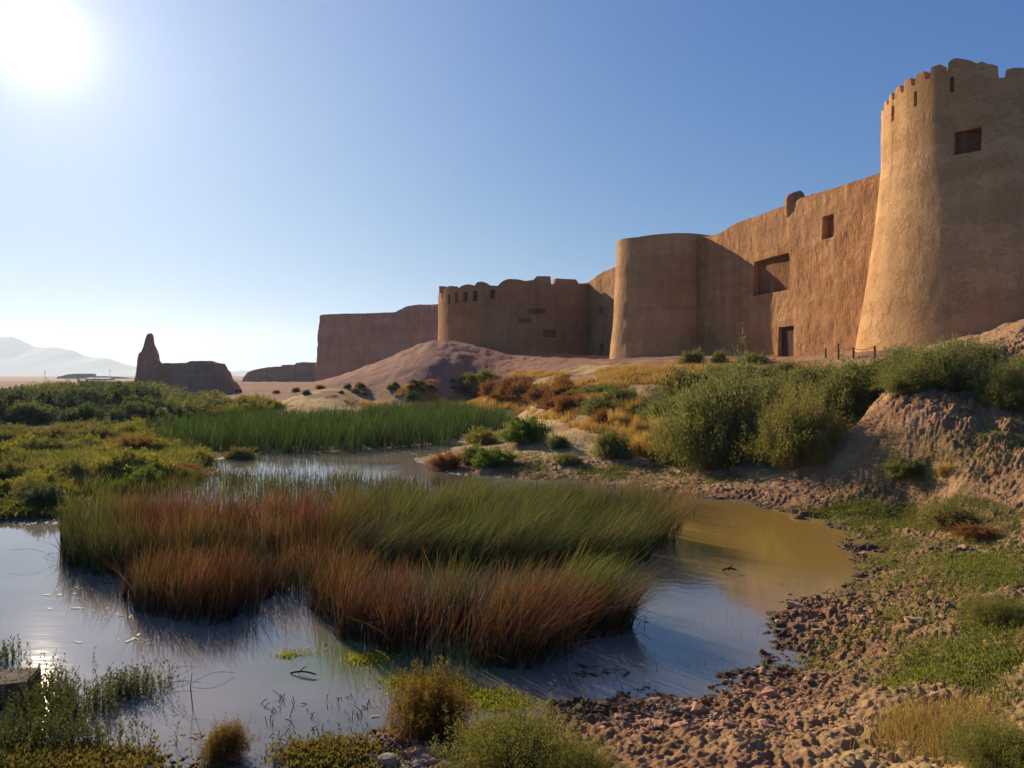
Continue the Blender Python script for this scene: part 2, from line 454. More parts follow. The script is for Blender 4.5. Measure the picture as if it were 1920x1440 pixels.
def terrain(X, Y, detail=True):
    X = np.asarray(X, float); Y = np.asarray(Y, float)
    z = tps(X, Y)
    far = np.clip((Y - 1500) / 3000, 0, 1)
    z = z * (1 - far) + (-2.0) * far
    sd = np.full(X.shape, 50.0)
    near = (Y < 60) & (Y > -5)
    if near.any(): sd[near] = pond_sd(X[near], Y[near])
    # shoreline wobble
    sdw = sd + fbm(X * 1.1, Y * 1.1, 4, 5) * np.clip(0.10 + 0.016 * Y, 0, 0.5)
    s = smooth(0.0, 1.4, sdw / (1 + 0.05 * np.maximum(Y, 0)))
    zo = np.maximum(z, 0.06)
    shore = 0.10 * np.clip(sdw, 0, 1.0)
    zout = shore * (1 - s) + zo * s
    zin = -np.clip(0.13 * -sdw, 0, 0.6)
    out = np.where(sdw > 0, zout, zin)
    # landforms
    bank = smooth(12.5, 15.5, Y) * (1 - smooth(22, 27, Y)) * smooth(8.0, 10.5, X)
    out = out + bank * 0.35 * fbm(X * 0.9, Y * 0.9, 5, 21)
    heap = smooth(23, 26, Y) * (1 - smooth(31, 34, Y)) * smooth(15.5, 17.5, X)
    out = out + heap * 0.45 * fbm(X * 0.5, Y * 0.9, 4, 33)
    mound = np.exp(-(((X + 8) / 14) ** 2 + ((Y - 88) / 16) ** 2))
    out = out + mound * (0.35 * fbm(X * 0.35, Y * 0.2, 5, 41) - 0.22 * np.abs(fbm(X * 0.5 + 3, Y * 0.12, 3, 43)))
    mid = smooth(19, 30, Y) * (1 - smooth(300, 500, Y)) * smooth(0.5, 3, sd)
    out = out + mid * (0.18 * fbm(X * 0.35, Y * 0.35, 4, 51) + 0.10 * fbm(X * 1.3, Y * 0.9, 4, 52)) + mound * 0.14 * fbm(X * 1.1, Y * 0.7, 4, 53)
    if detail:
        m = (Y < 30) & (Y > 2) & (sdw > -0.6)
        xs, ys = X[m], Y[m]; sw = sdw[m]
        c1, c2 = worley(xs * 9.0 + fbm(xs * 5, ys * 5, 2, 3) * 1.6, ys * 9.0 + fbm(xs * 5 + 8, ys * 5, 2, 4) * 1.6, 11)
        c3, c4 = worley(xs * 19, ys * 19, 12)
        mudband = smooth(-0.35, 0.1, sw) * (1 - smooth(2.0, 4.5, sw) * 0.55)
        big = 0.5 + 0.5 * fbm(xs * 0.7, ys * 0.7, 3, 61)
        hgt = (0.60 - c1) * 0.062 * (0.05 + 1.3 * smooth(.3, .75, big)) + (0.5 - c3) * 0.03 + fbm(xs * 2.3, ys * 2.3, 4, 63) * 0.07 - np.abs(fbm(xs * 5, ys * 5, 3, 64)) * 0.075 + fbm(xs * 16, ys * 16, 2, 66) * 0.022
        steep = bank[m]
        out[m] = out[m] + hgt * mudband * (1 - 0.4 * smooth(18, 30, ys)) + steep * ((0.6 - c1) * 0.16 + fbm(xs * 3, ys * 3, 4, 65) * 0.20)
    return out, sdw

def ground_z(x, y):
    z, _ = terrain(np.array([float(x)]), np.array([float(y)]), False)
    return float(z[0])

_T = np.exp(np.linspace(math.log(4.0), math.log(600), 420))
def hit(px, py):
    """first point of the ground seen at a pixel"""
    u = (px - 960) / FPX
    z, _ = terrain(u * _T, _T, False)
    r = EYE - (py - HOR) / FPX * _T
    k = np.nonzero(z >= r)[0]
    if len(k) == 0 or k[0] == 0: i = 200 if len(k) == 0 else 0
    else: i = k[0]
    Y = _T[i]
    if i > 0 and len(k):
        a = r[i - 1] - z[i - 1]; b = z[i] - r[i]
        Y = _T[i - 1] + (_T[i] - _T[i - 1]) * a / max(a + b, 1e-6)
    return u * Y, Y, ground_z(u * Y, Y)

def ell(X, Y, px, py, rx, ry, z=0.1):
    """soft elliptical area of the ground, centred where the photograph shows it"""
    cx, cy, _ = wz(px, py, z)
    rxm = rx / FPX * cy
    rym = ry * cy * cy / ((EYE - z) * FPX)
    q = ((X - cx) / rxm) ** 2 + ((Y - cy) / rym) ** 2
    return np.exp(-q)

def build_ground():
    Yr = np.concatenate([np.linspace(-6, 3.8, 24), np.exp(np.arange(math.log(4.0), math.log(26), 0.0029)),
                         np.exp(np.arange(math.log(26), math.log(150), 0.009)), np.exp(np.arange(math.log(150), math.log(6500), 0.05)), [6600.0]])
    su = 0.752 + 2.3 * (np.linspace(0, 1, 150) ** 1.6)
    u = np.concatenate([-su[::-1], np.linspace(-0.75, 0.75, 1200), su])
    W = np.sqrt((np.maximum(Yr, 0) + 1.0) ** 2 + 9)
    X = W[:, None] * u[None, :]; Y = np.repeat(Yr[:, None], len(u), 1)
    Z, sd = terrain(X, Y)
    # colours of the soil and its thin plant cover
    dry = np.array([0.57, 0.315, 0.165]); dry2 = np.array([0.39, 0.20, 0.105]); wet = np.array([0.13, 0.072, 0.042]); mud = np.array([0.35, 0.185, 0.10])
    straw = np.array([0.60, 0.41, 0.17]); green = np.array([0.13, 0.145, 0.035]); olive = np.array([0.15, 0.12, 0.055]); terr = np.array([0.34, 0.18, 0.112]); purple = np.array([0.24, 0.122, 0.083])
    n1 = (fbm(X * .8, Y * .8, 4, 71) * .5 + .5)[..., None]
    C = dry * n1 + dry2 * (1 - n1)
    sd0 = sd
    def lay(C, m, col): m = np.clip(m, 0, 1)[..., None]; return C * (1 - m) + np.asarray(col) * m
    midm = smooth(24, 40, Y) 
    C = lay(C, midm, terr)
    nn = fbm(X * .15, Y * .15, 4, 73)
    C = lay(C, midm * smooth(-.1, .4, nn) * .6, purple)
    # straw grass slope between reed field and castle
    sm = (1 - smooth(60, 72, Y)) * np.clip(1.2 * ell(X, Y, 900, 748, 210, 12, 1.4) + ell(X, Y, 700, 742, 170, 8, .9) + ell(X, Y, 1000, 700, 80, 9, 2.0) + .9 * ell(X, Y, 1150, 770, 200, 45, 1.4), 0, 1)
    C = lay(C, sm * smooth(-.35, .25, fbm(X * .5, Y * .5, 4, 75)), straw)
    C = lay(C, smooth(.12, .6, np.exp(-(((X + 6) / 17) ** 2 + ((Y - 86) / 17) ** 2))) * .8, np.array([.36, .185, .12]))
    for a in ((1300, 835, 90, 18), (1480, 845, 60, 12), (1340, 870, 220, 12), (1500, 1420, 200, 16), (1760, 1390, 120, 26)):
        C = lay(C, .6 * ell(X, Y, *a) * smooth(-.3, .3, fbm(X * 1.5, Y * 1.5, 3, 77)), straw)
    nearm = (1 - smooth(26, 34, Y))
    C = lay(C, nearm * (1 - smooth(0.4, 3.0, sd0)) * .85, mud)
    C = lay(C, nearm * (1 - smooth(0.02, 0.45, sd0)), wet)
    # dark trampled mud
    for a in ((1680, 1060, 170, 40), (1550, 1150, 120, 60), (1450, 1290, 150, 40), (1600, 930, 120, 14), (1750, 905, 130, 14), (1300, 1350, 170, 25)):
        C = lay(C, .6 * ell(X, Y, *a) * smooth(-.25, .2, fbm(X * 2.2, Y * 2.2, 4, 79)), mud * .8)
    gm = 0
    for a in ((1850, 1120, 190, 80, 1), (1760, 970, 230, 36, 1), (1230, 888, 170, 6, .7), (1450, 905, 160, 6, .35), (1800, 1230, 160, 50, .8), (1880, 1350, 130, 70, .9), (1640, 1240, 110, 30, .5), (1560, 1380, 120, 20, .5),
              (200, 900, 320, 60, 1), (100, 850, 400, 50, 1), (120, 785, 160, 22, 1), (0, 1420, 500, 30, .9), (560, 1440, 120, 12, .9), (1000, 850, 90, 10, .5), (1720, 1060, 220, 30, .5), (1250,1400,200,20,.3)):
        gm = gm + a[4] * ell(X, Y, a[0], a[1], a[2], a[3], .15)
    gm = np.clip(gm, 0, 1)
    C = lay(C, gm * smooth(-.25, .35, fbm(X * 1.7, Y * 1.7, 5, 81)), green)
    C = lay(C, gm * .5 * smooth(0, .4, fbm(X * .9 + 7, Y * .9, 4, 83)), olive)
    left = smooth(430, 330, px_of(X, Y)) * smooth(17, 22, Y) * (1 - smooth(75, 100, Y))
    C = lay(C, left * .8, olive)
    PE = np.array([wz(a, b, 0)[:2] for a, b in [(262,850),(470,852),(700,843),(858,826),(960,790),(930,776),(700,772),(520,774),(400,790),(300,815)]])
    bedE = in_poly(X, Y, PE).astype(float) * (Z < .26)
    C = lay(C, bedE * .9, np.array([.06, .08, .025]))
    C = lay(C, smooth(250, 500, Y), np.array([.36, .25, .19]))
    bankm = smooth(13.0, 15.0, Y) * (1 - smooth(22, 27, Y)) * smooth(7.6, 9.4, X)
    bc = smooth(-.2, .3, fbm(X * 1.1 + 4, Y * 1.1, 4, 87))[..., None]
    C = lay(C, bankm * .9, np.array([.47, .26, .14]) * bc + np.array([.32, .17, .09]) * (1 - bc))
    under = sd0 < 0
    C[under] = np.array([.12, .085, .05])
    wetm = np.clip(nearm * (1 - smooth(0.0, 0.5, sd0)), 0, 1)
    nr, nc = X.shape
    V = np.stack([X.ravel(), Y.ravel(), Z.ravel()], 1)
    me = mk_mesh("ground", V, grid_faces(nr, nc), True, C.reshape(-1, 3))
    at = me.attributes.new("wet", 'FLOAT', 'POINT'); at.data.foreach_set("value", wetm.ravel().astype(np.float32))
    o = link("ground", me, M_GROUND)
    tag(o, kind="structure")
build_ground()

# water sheet
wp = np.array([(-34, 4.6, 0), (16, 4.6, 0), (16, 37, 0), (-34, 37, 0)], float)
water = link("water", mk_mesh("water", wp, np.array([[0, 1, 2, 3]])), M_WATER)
tag(water, kind="structure")

# mountains on the horizon
def mountains():
    prof = [(-900, 640), (-600, 655), (-350, 625), (-200, 640), (-100, 622), (0, 631), (22, 629), (45, 640), (62, 648), (100, 651), (130, 655), (165, 668), (200, 672), (228, 682), (262, 692), (300, 698), (420, 699), (452, 694), (480, 693), (520, 698), (640, 701), (900, 702)]
    pxs = np.linspace(-900, 900, 400); D = 5000.0
    top = np.interp(pxs, [p[0] for p in prof], [p[1] for p in prof]) + fbm(pxs / 26, pxs * 0, 4, 91) * 3.0 * smooth(705, 690, np.interp(pxs, [p[0] for p in prof], [p[1] for p in prof]))
    H = EYE + (HOR - top) / FPX * D
    rows = []
    R = 24
    for k in range(-R, R + 1):
        t = k / R
        Yk = D + t * 900.0
        Xk = (pxs - 960) / FPX * D
        z = -6 + (H + 6) * np.clip(1 - np.abs(t) ** 0.9, 0, 1) * (1 + 0.03 * fbm(Xk / 200, np.full_like(Xk, Yk / 120), 4, 95) * (1 if k else 0))
        rows.append(np.stack([Xk, np.full_like(Xk, Yk), z], 1))
    V = np.concatenate(rows)
    o = link("mountains", mk_mesh("mountains", V, grid_faces(2 * R + 1, len(pxs)), True), M_MOUNT)
    tag(o, kind="structure")
mountains()

# ------------------------------------------------------------------ fortress
def boolean_cut(me, cutters):
    """subtract closed boxes (8 corner lists) from a mesh and return the new mesh"""
    if not cutters: return me
    tmp = bpy.data.objects.new("tmp_body", me); COL.objects.link(tmp)
    CV, CF = [], []
    q = np.array([[0, 3, 2, 1], [4, 5, 6, 7], [0, 1, 5, 4], [1, 2, 6, 5], [2, 3, 7, 6], [3, 0, 4, 7]])
    for c in cutters:
        CF.append(q + 8 * len(CV)); CV.append(np.array(c))
    cme = mk_mesh("cut", np.concatenate(CV), np.concatenate(CF))
    ctmp = bpy.data.objects.new("tmp_cut", cme); COL.objects.link(ctmp)
    md = tmp.modifiers.new("b", 'BOOLEAN'); md.operation = 'DIFFERENCE'; md.object = ctmp; md.solver = 'EXACT'
    bpy.context.view_layer.update()
    dg = bpy.context.evaluated_depsgraph_get()
    res = bpy.data.meshes.new_from_object(tmp.evaluated_get(dg))
    bpy.data.objects.remove(tmp); bpy.data.objects.remove(ctmp)
    return res

def obox(c, ax, n, w, d, z0, z1):
    """box round point c (x,y): along unit ax width w, along unit n depth d"""
    c = np.array(c[:2], float); ax = np.array(ax, float); n = np.array(n, float)
    a = c - ax * w / 2 - n * d / 2; b = c + ax * w / 2 - n * d / 2
    e = c + ax * w / 2 + n * d / 2; f = c - ax * w / 2 + n * d / 2
    pts = [(*a, z0), (*b, z0), (*e, z0), (*f, z0), (*a, z1), (*b, z1), (*e, z1), (*f, z1)]
    cr = ax[0] * n[1] - ax[1] * n[0]
    if cr < 0: pts = [pts[i] for i in (3, 2, 1, 0, 7, 6, 5, 4)]
    return pts

BOXF = np.array([[0, 3, 2, 1], [4, 5, 6, 7], [0, 1, 5, 4], [1, 2, 6, 5], [2, 3, 7, 6], [3, 0, 4, 7]])

def circ_hit(cx, cy, R, px):
    """near hit of a vertical sight plane on a circle -> angle, Y"""
    u = (px - 960) / FPX
    a = u * u + 1; b = -2 * (u * cx + cy); c = cx * cx + cy * cy - R * R
    D = b * b - 4 * a * c
    if D < 0: D = 0
    Y = (-b - math.sqrt(D)) / (2 * a)
    return math.atan2(Y - cy, u * Y - cx), Y

def round_tower(cx, cy, prof, z0, outline, Rtop, thick, floor_drop, back_z, seed, ntheta=640, wob=0.04, zrows=70):
    """prof: [(z, R)], outline: [(px, py)] of the top edge on the visible side. returns parts' mesh and R(z)"""
    zs = [p[0] for p in prof]; Rs = [p[1] for p in prof]
    Rz = lambda z: np.interp(z, zs, Rs)
    th = np.linspace(-math.pi, math.pi, ntheta, endpoint=False)
    # angle of each outline point
    A = []
    for px, py in outline:
        t, Y = circ_hit(cx, cy, Rtop, px)
        A.append((t, EYE + (HOR - py) / FPX * Y))
    view = math.atan2(-cy, -cx)
    rel = lambda t: (t - view + math.pi) % (2 * math.pi) - math.pi
    A = sorted((rel(a), z) for a, z in A)
    rt = rel(th)
    top = np.interp(rt, [a[0] for a in A], [a[1] for a in A])
    lo, hi = A[0][0], A[-1][0]
    outside = np.maximum(lo - rt, rt - hi)
    top = np.where(outside > 0.12, back_z + 0.25 * np.sign(np.sin(rt * 22)), top)
    base_par = top.min() - 0.25
    zr = np.linspace(z0, base_par, zrows)
    V = []
    for z in zr:
        R = Rz(z) + wob * fbm(th * 3 / math.pi * 4 + 50, np.full_like(th, z * 0.4), 3, seed) 
        V.append(np.stack([cx + R * np.cos(th), cy + R * np.sin(th), np.full_like(th, z)], 1))
    Ro = Rz(base_par) + wob * fbm(th * 12 / math.pi + 50, np.full_like(th, base_par * 0.4), 3, seed)
    V.append(np.stack([cx + Ro * np.cos(th), cy + Ro * np.sin(th), top], 1))
    Ri = Ro - thick
    V.append(np.stack([cx + Ri * np.cos(th), cy + Ri * np.sin(th), top - 0.03], 1))
    fl = base_par - floor_drop
    V.append(np.stack([cx + Ri * np.cos(th), cy + Ri * np.sin(th), np.full_like(th, fl)], 1))
    V = np.concatenate(V); nr = zrows + 3
    F = grid_faces(nr, ntheta, True)
    Vc = np.array([[cx, cy, z0], [cx, cy, fl]])
    n0 = len(V); V = np.concatenate([V, Vc])
    i = np.arange(ntheta); j = (i + 1) % ntheta
    bot = np.stack([np.full(ntheta, n0), j, i], 1)
    topf = np.stack([np.full(ntheta, n0 + 1), i + (nr - 1) * ntheta, j + (nr - 1) * ntheta], 1)
    return mk_mesh("tower_body", V, [F, np.concatenate([bot, topf])], False), Rz

def smooth_by_angle(me, ang=40):
    me.polygons.foreach_set("use_smooth", np.ones(len(me.polygons), bool))
    me.set_sharp_from_angle(angle=math.radians(ang))

def tower_cut(cx, cy, Rz, px, y0, y1, wpx, depth):
    zmid_guess = 10
    for _ in range(4):
        t, Y = circ_hit(cx, cy, float(Rz(zmid_guess)), px)
        zmid_guess = EYE + (HOR - (y0 + y1) / 2) / FPX * Y
    za = EYE + (HOR - y0) / FPX * Y; zb = EYE + (HOR - y1) / FPX * Y
    R = float(Rz(zmid_guess))
    n = np.array([math.cos(t), math.sin(t)]); ax = np.array([-n[1], n[0]])
    # foreshortening of the surface at this spot
    vd = np.array([(px - 960) / FPX, 1.0]); vd /= np.linalg.norm(vd)
    c = abs(vd @ n)
    w = wpx / FPX * Y / max(c, .25)
    return (np.array([cx, cy]) + n * R, ax, n, w, zb, za, depth)

def cut_box(c):
    p, ax, n, w, zb, za, d = c
    return obox(p, ax, n, w, 2 * d, zb, za)

def panel(name, c, mat, parent, inset, thick=0.06):
    p, ax, n, w, zb, za, d = c
    pts = obox(p - n * (inset), ax, n, w - 0.01, thick, zb + 0.005, za - 0.005)
    o = link(name, mk_mesh(name, np.array(pts), BOXF), mat, parent)
    return o

# --- nearest big tower
t1 = empty("round_tower", (0, 0, 0))
tag(t1, "tallest round tower at the right edge, with battlements, arrow slits and a blocked window", "tower", "fortress towers and walls")
out1 = [(1660,236),(1664,222),(1667,203),(1668,206),(1670,206),(1671,191),(1675,188),(1676,197),(1679,195),(1680,177),(1684,174),(1685,188),(1689,186),(1690,166),(1699,160),(1700,175),(1706,173),(1707,153),(1719,147),
        (1720,163),(1727,161),(1728,141),(1743,135),(1744,151),(1753,149),(1754,129),(1772,123),(1773,141),(1784,138),(1785,120),(1792,114),(1800,112),(1815,115),(1825,118),(1834,123),(1843,119),(1853,124),(1865,126),(1871,129),
        (1872,151),(1884,150),(1885,136),(1900,132),(1930,134),(1960,150),(1964,163),(1972,163),(1974,140),(1995,150),(2005,158),(2008,176),(2015,176),(2018,160),(2040,185),(2060,230)]
T1 = (23.6, 37.4)
body, Rz1 = round_tower(T1[0], T1[1], [(3.0, 6.65), (4.25, 6.42), (6.9, 5.99), (10.4, 5.49), (13.2, 5.23), (15.9, 4.87), (17, 4.8)], 2.2, out1, 4.88, 0.55, 1.1, 15.6, 3)
cuts1 = [tower_cut(*T1, Rz1, *a) for a in ((1727,173,201,5,.45),(1685,199,227,4,.45),(1664,222,247,3,.4),(1791,147,176,7,.45),(1739,189,195,4,.2),(1776,186,196,6,.2),(1814,166,176,7,.2),(1847,156,162,5,.2))]
win1 = tower_cut(*T1, Rz1, 1814, 242, 287, 44, .42)
body = boolean_cut(body, [cut_box(c) for c in cuts1 + [win1]])
smooth_by_angle(body)
link("tower_body", body, M_TOWER, t1)
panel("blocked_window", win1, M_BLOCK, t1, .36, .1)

# --- middle tower, plain rounded buttress
t2 = empty("round_tower")
tag(t2, "plain smooth rounded tower without battlements standing in the middle of the fortress front", "tower", "fortress towers and walls")
out2 = [(1155,462),(1158,453),(1164,449),(1175,447),(1195,445),(1220,441),(1250,438),(1270,437),(1300,438),(1320,440),(1345,446)]
T2 = (14.75, 73.6)
body, Rz2 = round_tower(T2[0], T2[1], [(3.0, 5.6), (4.5, 5.45), (8, 5.1), (12, 4.85), (15.5, 4.70)], 2.5, out2, 4.70, 0.7, 0.2, 14.6, 9, 400, .07)
smooth_by_angle(body)
link("tower_body", body, M_TOWER, t2)

# --- far wide bastion
t3 = empty("round_tower")
tag(t3, "wide round bastion with ragged battlements and a row of small dark openings", "tower", "fortress towers and walls")
out3 = [(818,560),(823,556),(824,552),(829,549),(830,560),(832,560),(833,546),(836,541),(841,537),(848,536),(854,540),(858,542),(862,541),(866,537),(874,534),(880,533),(886,536),(890,538),(893,533),(897,529),(905,528),(911,531),(915,535),
        (934,536),(938,531),(945,526),(955,523),(972,524),(985,527),(1000,525),(1006,518),(1030,518),(1032,519),(1033,533),(1039,533),(1041,522),(1058,523),(1080,524),(1084,532),(1100,531),(1120,535)]
T3 = (2.0, 108.0)
body, Rz3 = round_tower(T3[0], T3[1], [(3.0, 12.5), (6.5, 12.35), (11, 12.25), (15.5, 12.2)], 2.5, out3, 12.1, 0.9, 0.9, 15.2, 15, 900, .10)
cuts3 = [tower_cut(*T3, Rz3, *a) for a in ((842,552,569,5,.7),(856,549,568,7,.7),(873,547,566,8,.7),(891,545,565,9,.7),(923,543,560,10,.7))]
niche3 = [tower_cut(*T3, Rz3, *a) for a in ((1007,578,589,32,.25),(984,597,606,26,.22),(1030,618,632,24,.25),(1108,604,622,14,.25))]
body = boolean_cut(body, [cut_box(c) for c in cuts3 + niche3])
smooth_by_angle(body)
link("tower_body", body, M_WALL, t3)
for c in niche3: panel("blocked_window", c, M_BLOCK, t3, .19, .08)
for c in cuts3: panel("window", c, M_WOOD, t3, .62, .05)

# --- curtain walls
def curtain(A, B, topf, z0, thick, batter, ns, nz, seed, erode=None, amp=0.10, inner_taper=0.0):
    A = np.array(A, float); B = np.array(B, float)
    L = np.linalg.norm(B - A); d = (B - A) / L
    n = np.array([d[1], -d[0]])
    if n @ (-(A + B) / 2) < 0: n = -n          # n points to the viewer's side
    s = np.linspace(0, 1, ns)
    P = A[None] + (B - A)[None] * s[:, None]
    pxs = px_of(P[:, 0], P[:, 1])
    top = topf(pxs, P[:, 1])
    rings = []
    fz = np.linspace(0, 1, nz)
    sl = s * L
    for k in range(nz):
        z = z0 + (top - z0) * fz[k]
        off = batter * (1 - fz[k]) + amp * fbm(sl * .45, z * .45, 5, seed) + 0.35 * amp * fbm(sl * 2.2, z * 1.6, 3, seed + 5) + thick / 2 * 0
        sh = np.zeros(ns)
        if erode is not None: sh = erode(s, z)
        Q = P + n[None] * off[:, None] + d[None] * sh[:, None]
        rings.append(np.stack([Q[:, 0], Q[:, 1], z], 1))
    for k in range(nz - 1, -1, -3):
        z = z0 + (top - z0) * fz[k]
        th = thick * (1 - inner_taper * fz[k])
        sh = np.zeros(ns)
        if erode is not None: sh = erode(s, z)
        Q = P - n[None] * th + d[None] * sh[:, None] + n[None] * (amp * .7 * fbm(sl * .5 + 40, z * .5, 3, seed + 9))[:, None]
        rings.append(np.stack([Q[:, 0], Q[:, 1], z - 0.02], 1))
    nr = len(rings)
    V = np.concatenate(rings)
    idx = lambda r, c: r * ns + c
    r = np.arange(nr); r2 = (r + 1) % nr
    c = np.arange(ns - 1)
    F = np.stack([idx(r[:, None], c[None]), idx(r[:, None], c[None] + 1), idx(r2[:, None], c[None] + 1), idx(r2[:, None], c[None])], -1).reshape(-1, 4)
    if n[0] * d[1] - n[1] * d[0] > 0: F = F[:, ::-1]
    caps = []
    n0 = len(V)
    V = np.concatenate([V, [V[idx(r, 0)].mean(0)], [V[idx(r, ns - 1)].mean(0)]])
    c0 = np.stack([idx(r, 0), idx(r2, 0), np.full(nr, n0)], 1)
    c1 = np.stack([idx(r2, ns - 1), idx(r, ns - 1), np.full(nr, n0 + 1)], 1)
    if n[0] * d[1] - n[1] * d[0] > 0: c0 = c0[:, ::-1]; c1 = c1[:, ::-1]
    return mk_mesh("wall_body", V, [F, np.concatenate([c0, c1])]), (A, B, d, n, L)

def top_from(outline, dz=0.06, seed=1, lowres=1.2):
    ox = np.array([o[0] for o in outline], float); oy = np.array([o[1] for o in outline], float)
    def f(px, Y):
        y = np.interp(px, ox, oy)
        return EYE + (HOR - y) / FPX * Y + dz * fbm(px / 9, px * 0, 4, seed) + dz * 1.0 * fbm(px / 45, px * 0, 2, seed + 3)
    return f

def line_hit(A, d, px):
    u = (px - 960) / FPX
    # A + t d, X = u Y
    t = (u * A[1] - A[0]) / (d[0] - u * d[1])
    return A + d * t

def wall_cut(info, x0, x1, y0, y1, depth, off=0.0):
    A, B, d, n, L = info
    Af = A + n * off
    p0 = line_hit(Af, d, x0); p1 = line_hit(Af, d, x1)
    c = (p0 + p1) / 2; w = np.linalg.norm(p1 - p0)
    Y = line_hit(Af, d, (x0 + x1) / 2)[1]
    return (c, d, n, w, EYE + (HOR - y1) / FPX * Y, EYE + (HOR - y0) / FPX * Y, depth)

# W1: between the nearest and the middle tower and on to the bastion (one straight wall, seen in two stretches)
w1 = empty("curtain_wall")
tag(w1, "sunlit curtain wall between the tallest tower and the plain tower, with a low door and a broad blocked opening", "wall", "fortress towers and walls")
ol1 = [(1300,446),(1330,442),(1350,437),(1375,421),(1390,415),(1402,410),(1420,405),(1440,396),(1462,389),(1490,380),(1500,372),(1540,360),(1600,341),(1648,325),(1700,308),(1800,270)]
me, inf1 = curtain((23.4, 39.5), (14.8, 76.6), top_from(ol1, .03, 3), 2.6, 1.8, 0.25, 420, 110, 23, amp=.11)
nA = wall_cut(inf1, 1412, 1479, 482, 549, .62, .12)
nB = wall_cut(inf1, 1541, 1562, 403, 447, .62, .1)
nD = wall_cut(inf1, 1458, 1486, 612, 669, .50, .22)
me = boolean_cut(me, [cut_box(c) for c in (nA, nB, nD)])
smooth_by_angle(me, 35)
link("wall_body", me, M_WALL, w1)
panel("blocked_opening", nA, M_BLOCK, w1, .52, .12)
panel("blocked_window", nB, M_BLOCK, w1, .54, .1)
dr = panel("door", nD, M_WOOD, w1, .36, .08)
# little stump on top of the wall
p = line_hit(inf1[0], inf1[2], 1477)
def rock_mesh(name, sx, sy, sz, seed, sub=3, rough=.25, flat=0):
    import bmesh
    bm = bmesh.new(); bmesh.ops.create_icosphere(bm, subdivisions=sub, radius=1)
    co = np.array([v.co[:] for v in bm.verts])
    nn = fbm(co[:, 0] * 1.6 + seed, co[:, 1] * 1.6 + co[:, 2] * 1.3, 3, seed)
    n2 = fbm(co[:, 2] * 2.4 + seed, co[:, 0] * 2.4 - co[:, 1] * 2.1, 3, seed + 4)
    k = 1 + rough * (nn + .6 * n2)
    co = np.sign(co) * np.abs(co) ** 0.8 * k[:, None] * np.array([sx, sy, sz])
    for v, c in zip(bm.verts, co): v.co = c
    me = bpy.data.meshes.new(name); bm.to_mesh(me); bm.free()
    me.polygons.foreach_set("use_smooth", np.ones(len(me.polygons), bool))
    return me
zt = float(top_from(ol1)(np.array([1477.]), np.array([p[1]]))[0])
st = link("ruined_merlon", rock_mesh("ruined_merlon", .75, .5, 1.0, 5), M_WALL, w1, (p[0] + .5, p[1], zt + .05))

w2 = empty("curtain_wall")
tag(w2, "short far stretch of curtain wall half in shadow between the plain tower and the wide bastion", "wall", "fortress towers and walls")
ol2 = [(1040,535),(1095,531),(1104,528),(1115,520),(1125,512),(1130,509),(1140,505),(1150,500),(1160,497),(1250,470)]
me, inf2 = curtain((14.5, 78.0), (8.2, 105.2), top_from(ol2, .16, 5), 2.6, 1.8, 0.3, 260, 80, 29, amp=.16)
nH = wall_cut(inf2, 1122, 1129, 577, 588, .7, .15)
me = boolean_cut(me, [cut_box(nH)])
smooth_by_angle(me, 35)
link("wall_body", me, M_WALL, w2)
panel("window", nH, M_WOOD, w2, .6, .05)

w4 = empty("curtain_wall")
tag(w4, "far shaded curtain wall with a broken left end, running down behind the mound left of the bastion", "wall", "fortress towers and walls")
ol4 = [(560,592),(600,592),(603,590),(640,588),(700,587),(740,585),(750,580),(765,574),(785,571),(820,571),(900,571)]
def er4(s, z):
    e = smooth(.9, 1.0, s)
    st_ = np.interp(z, [1, 4, 6, 9, 11, 13, 15], [2.0, 1.7, 1.3, .9, .75, .2, 0])
    return e * (st_ + .25 * fbm(z * .9, z * 0 + 3, 3, 8))
me, inf4 = curtain((-7.0, 108.0), (-36.6, 147.5), top_from(ol4, .06, 7), 0.5, 2.2, 0.4, 320, 70, 37, erode=er4, amp=.22)
smooth_by_angle(me, 35)
link("wall_body", me, M_RUIN, w4)

# low crumbled wall beyond
ol5 = [(440,712),(452,711),(458,705),(464,698),(478,694),(490,691),(527,688),(530,685),(552,684),(556,680),(600,679)]
me, _ = curtain((-71, 204), (-45, 188), top_from(ol5, .22, 9), -1.0, 2.5, 0.8, 240, 24, 43, amp=.4)
smooth_by_angle(me, 35)
lw = link("ruined_wall", me, M_RUIN)
tag(lw, "low crumbling mud wall on the horizon left of the castle, ending near the lone ruin", "ruin")

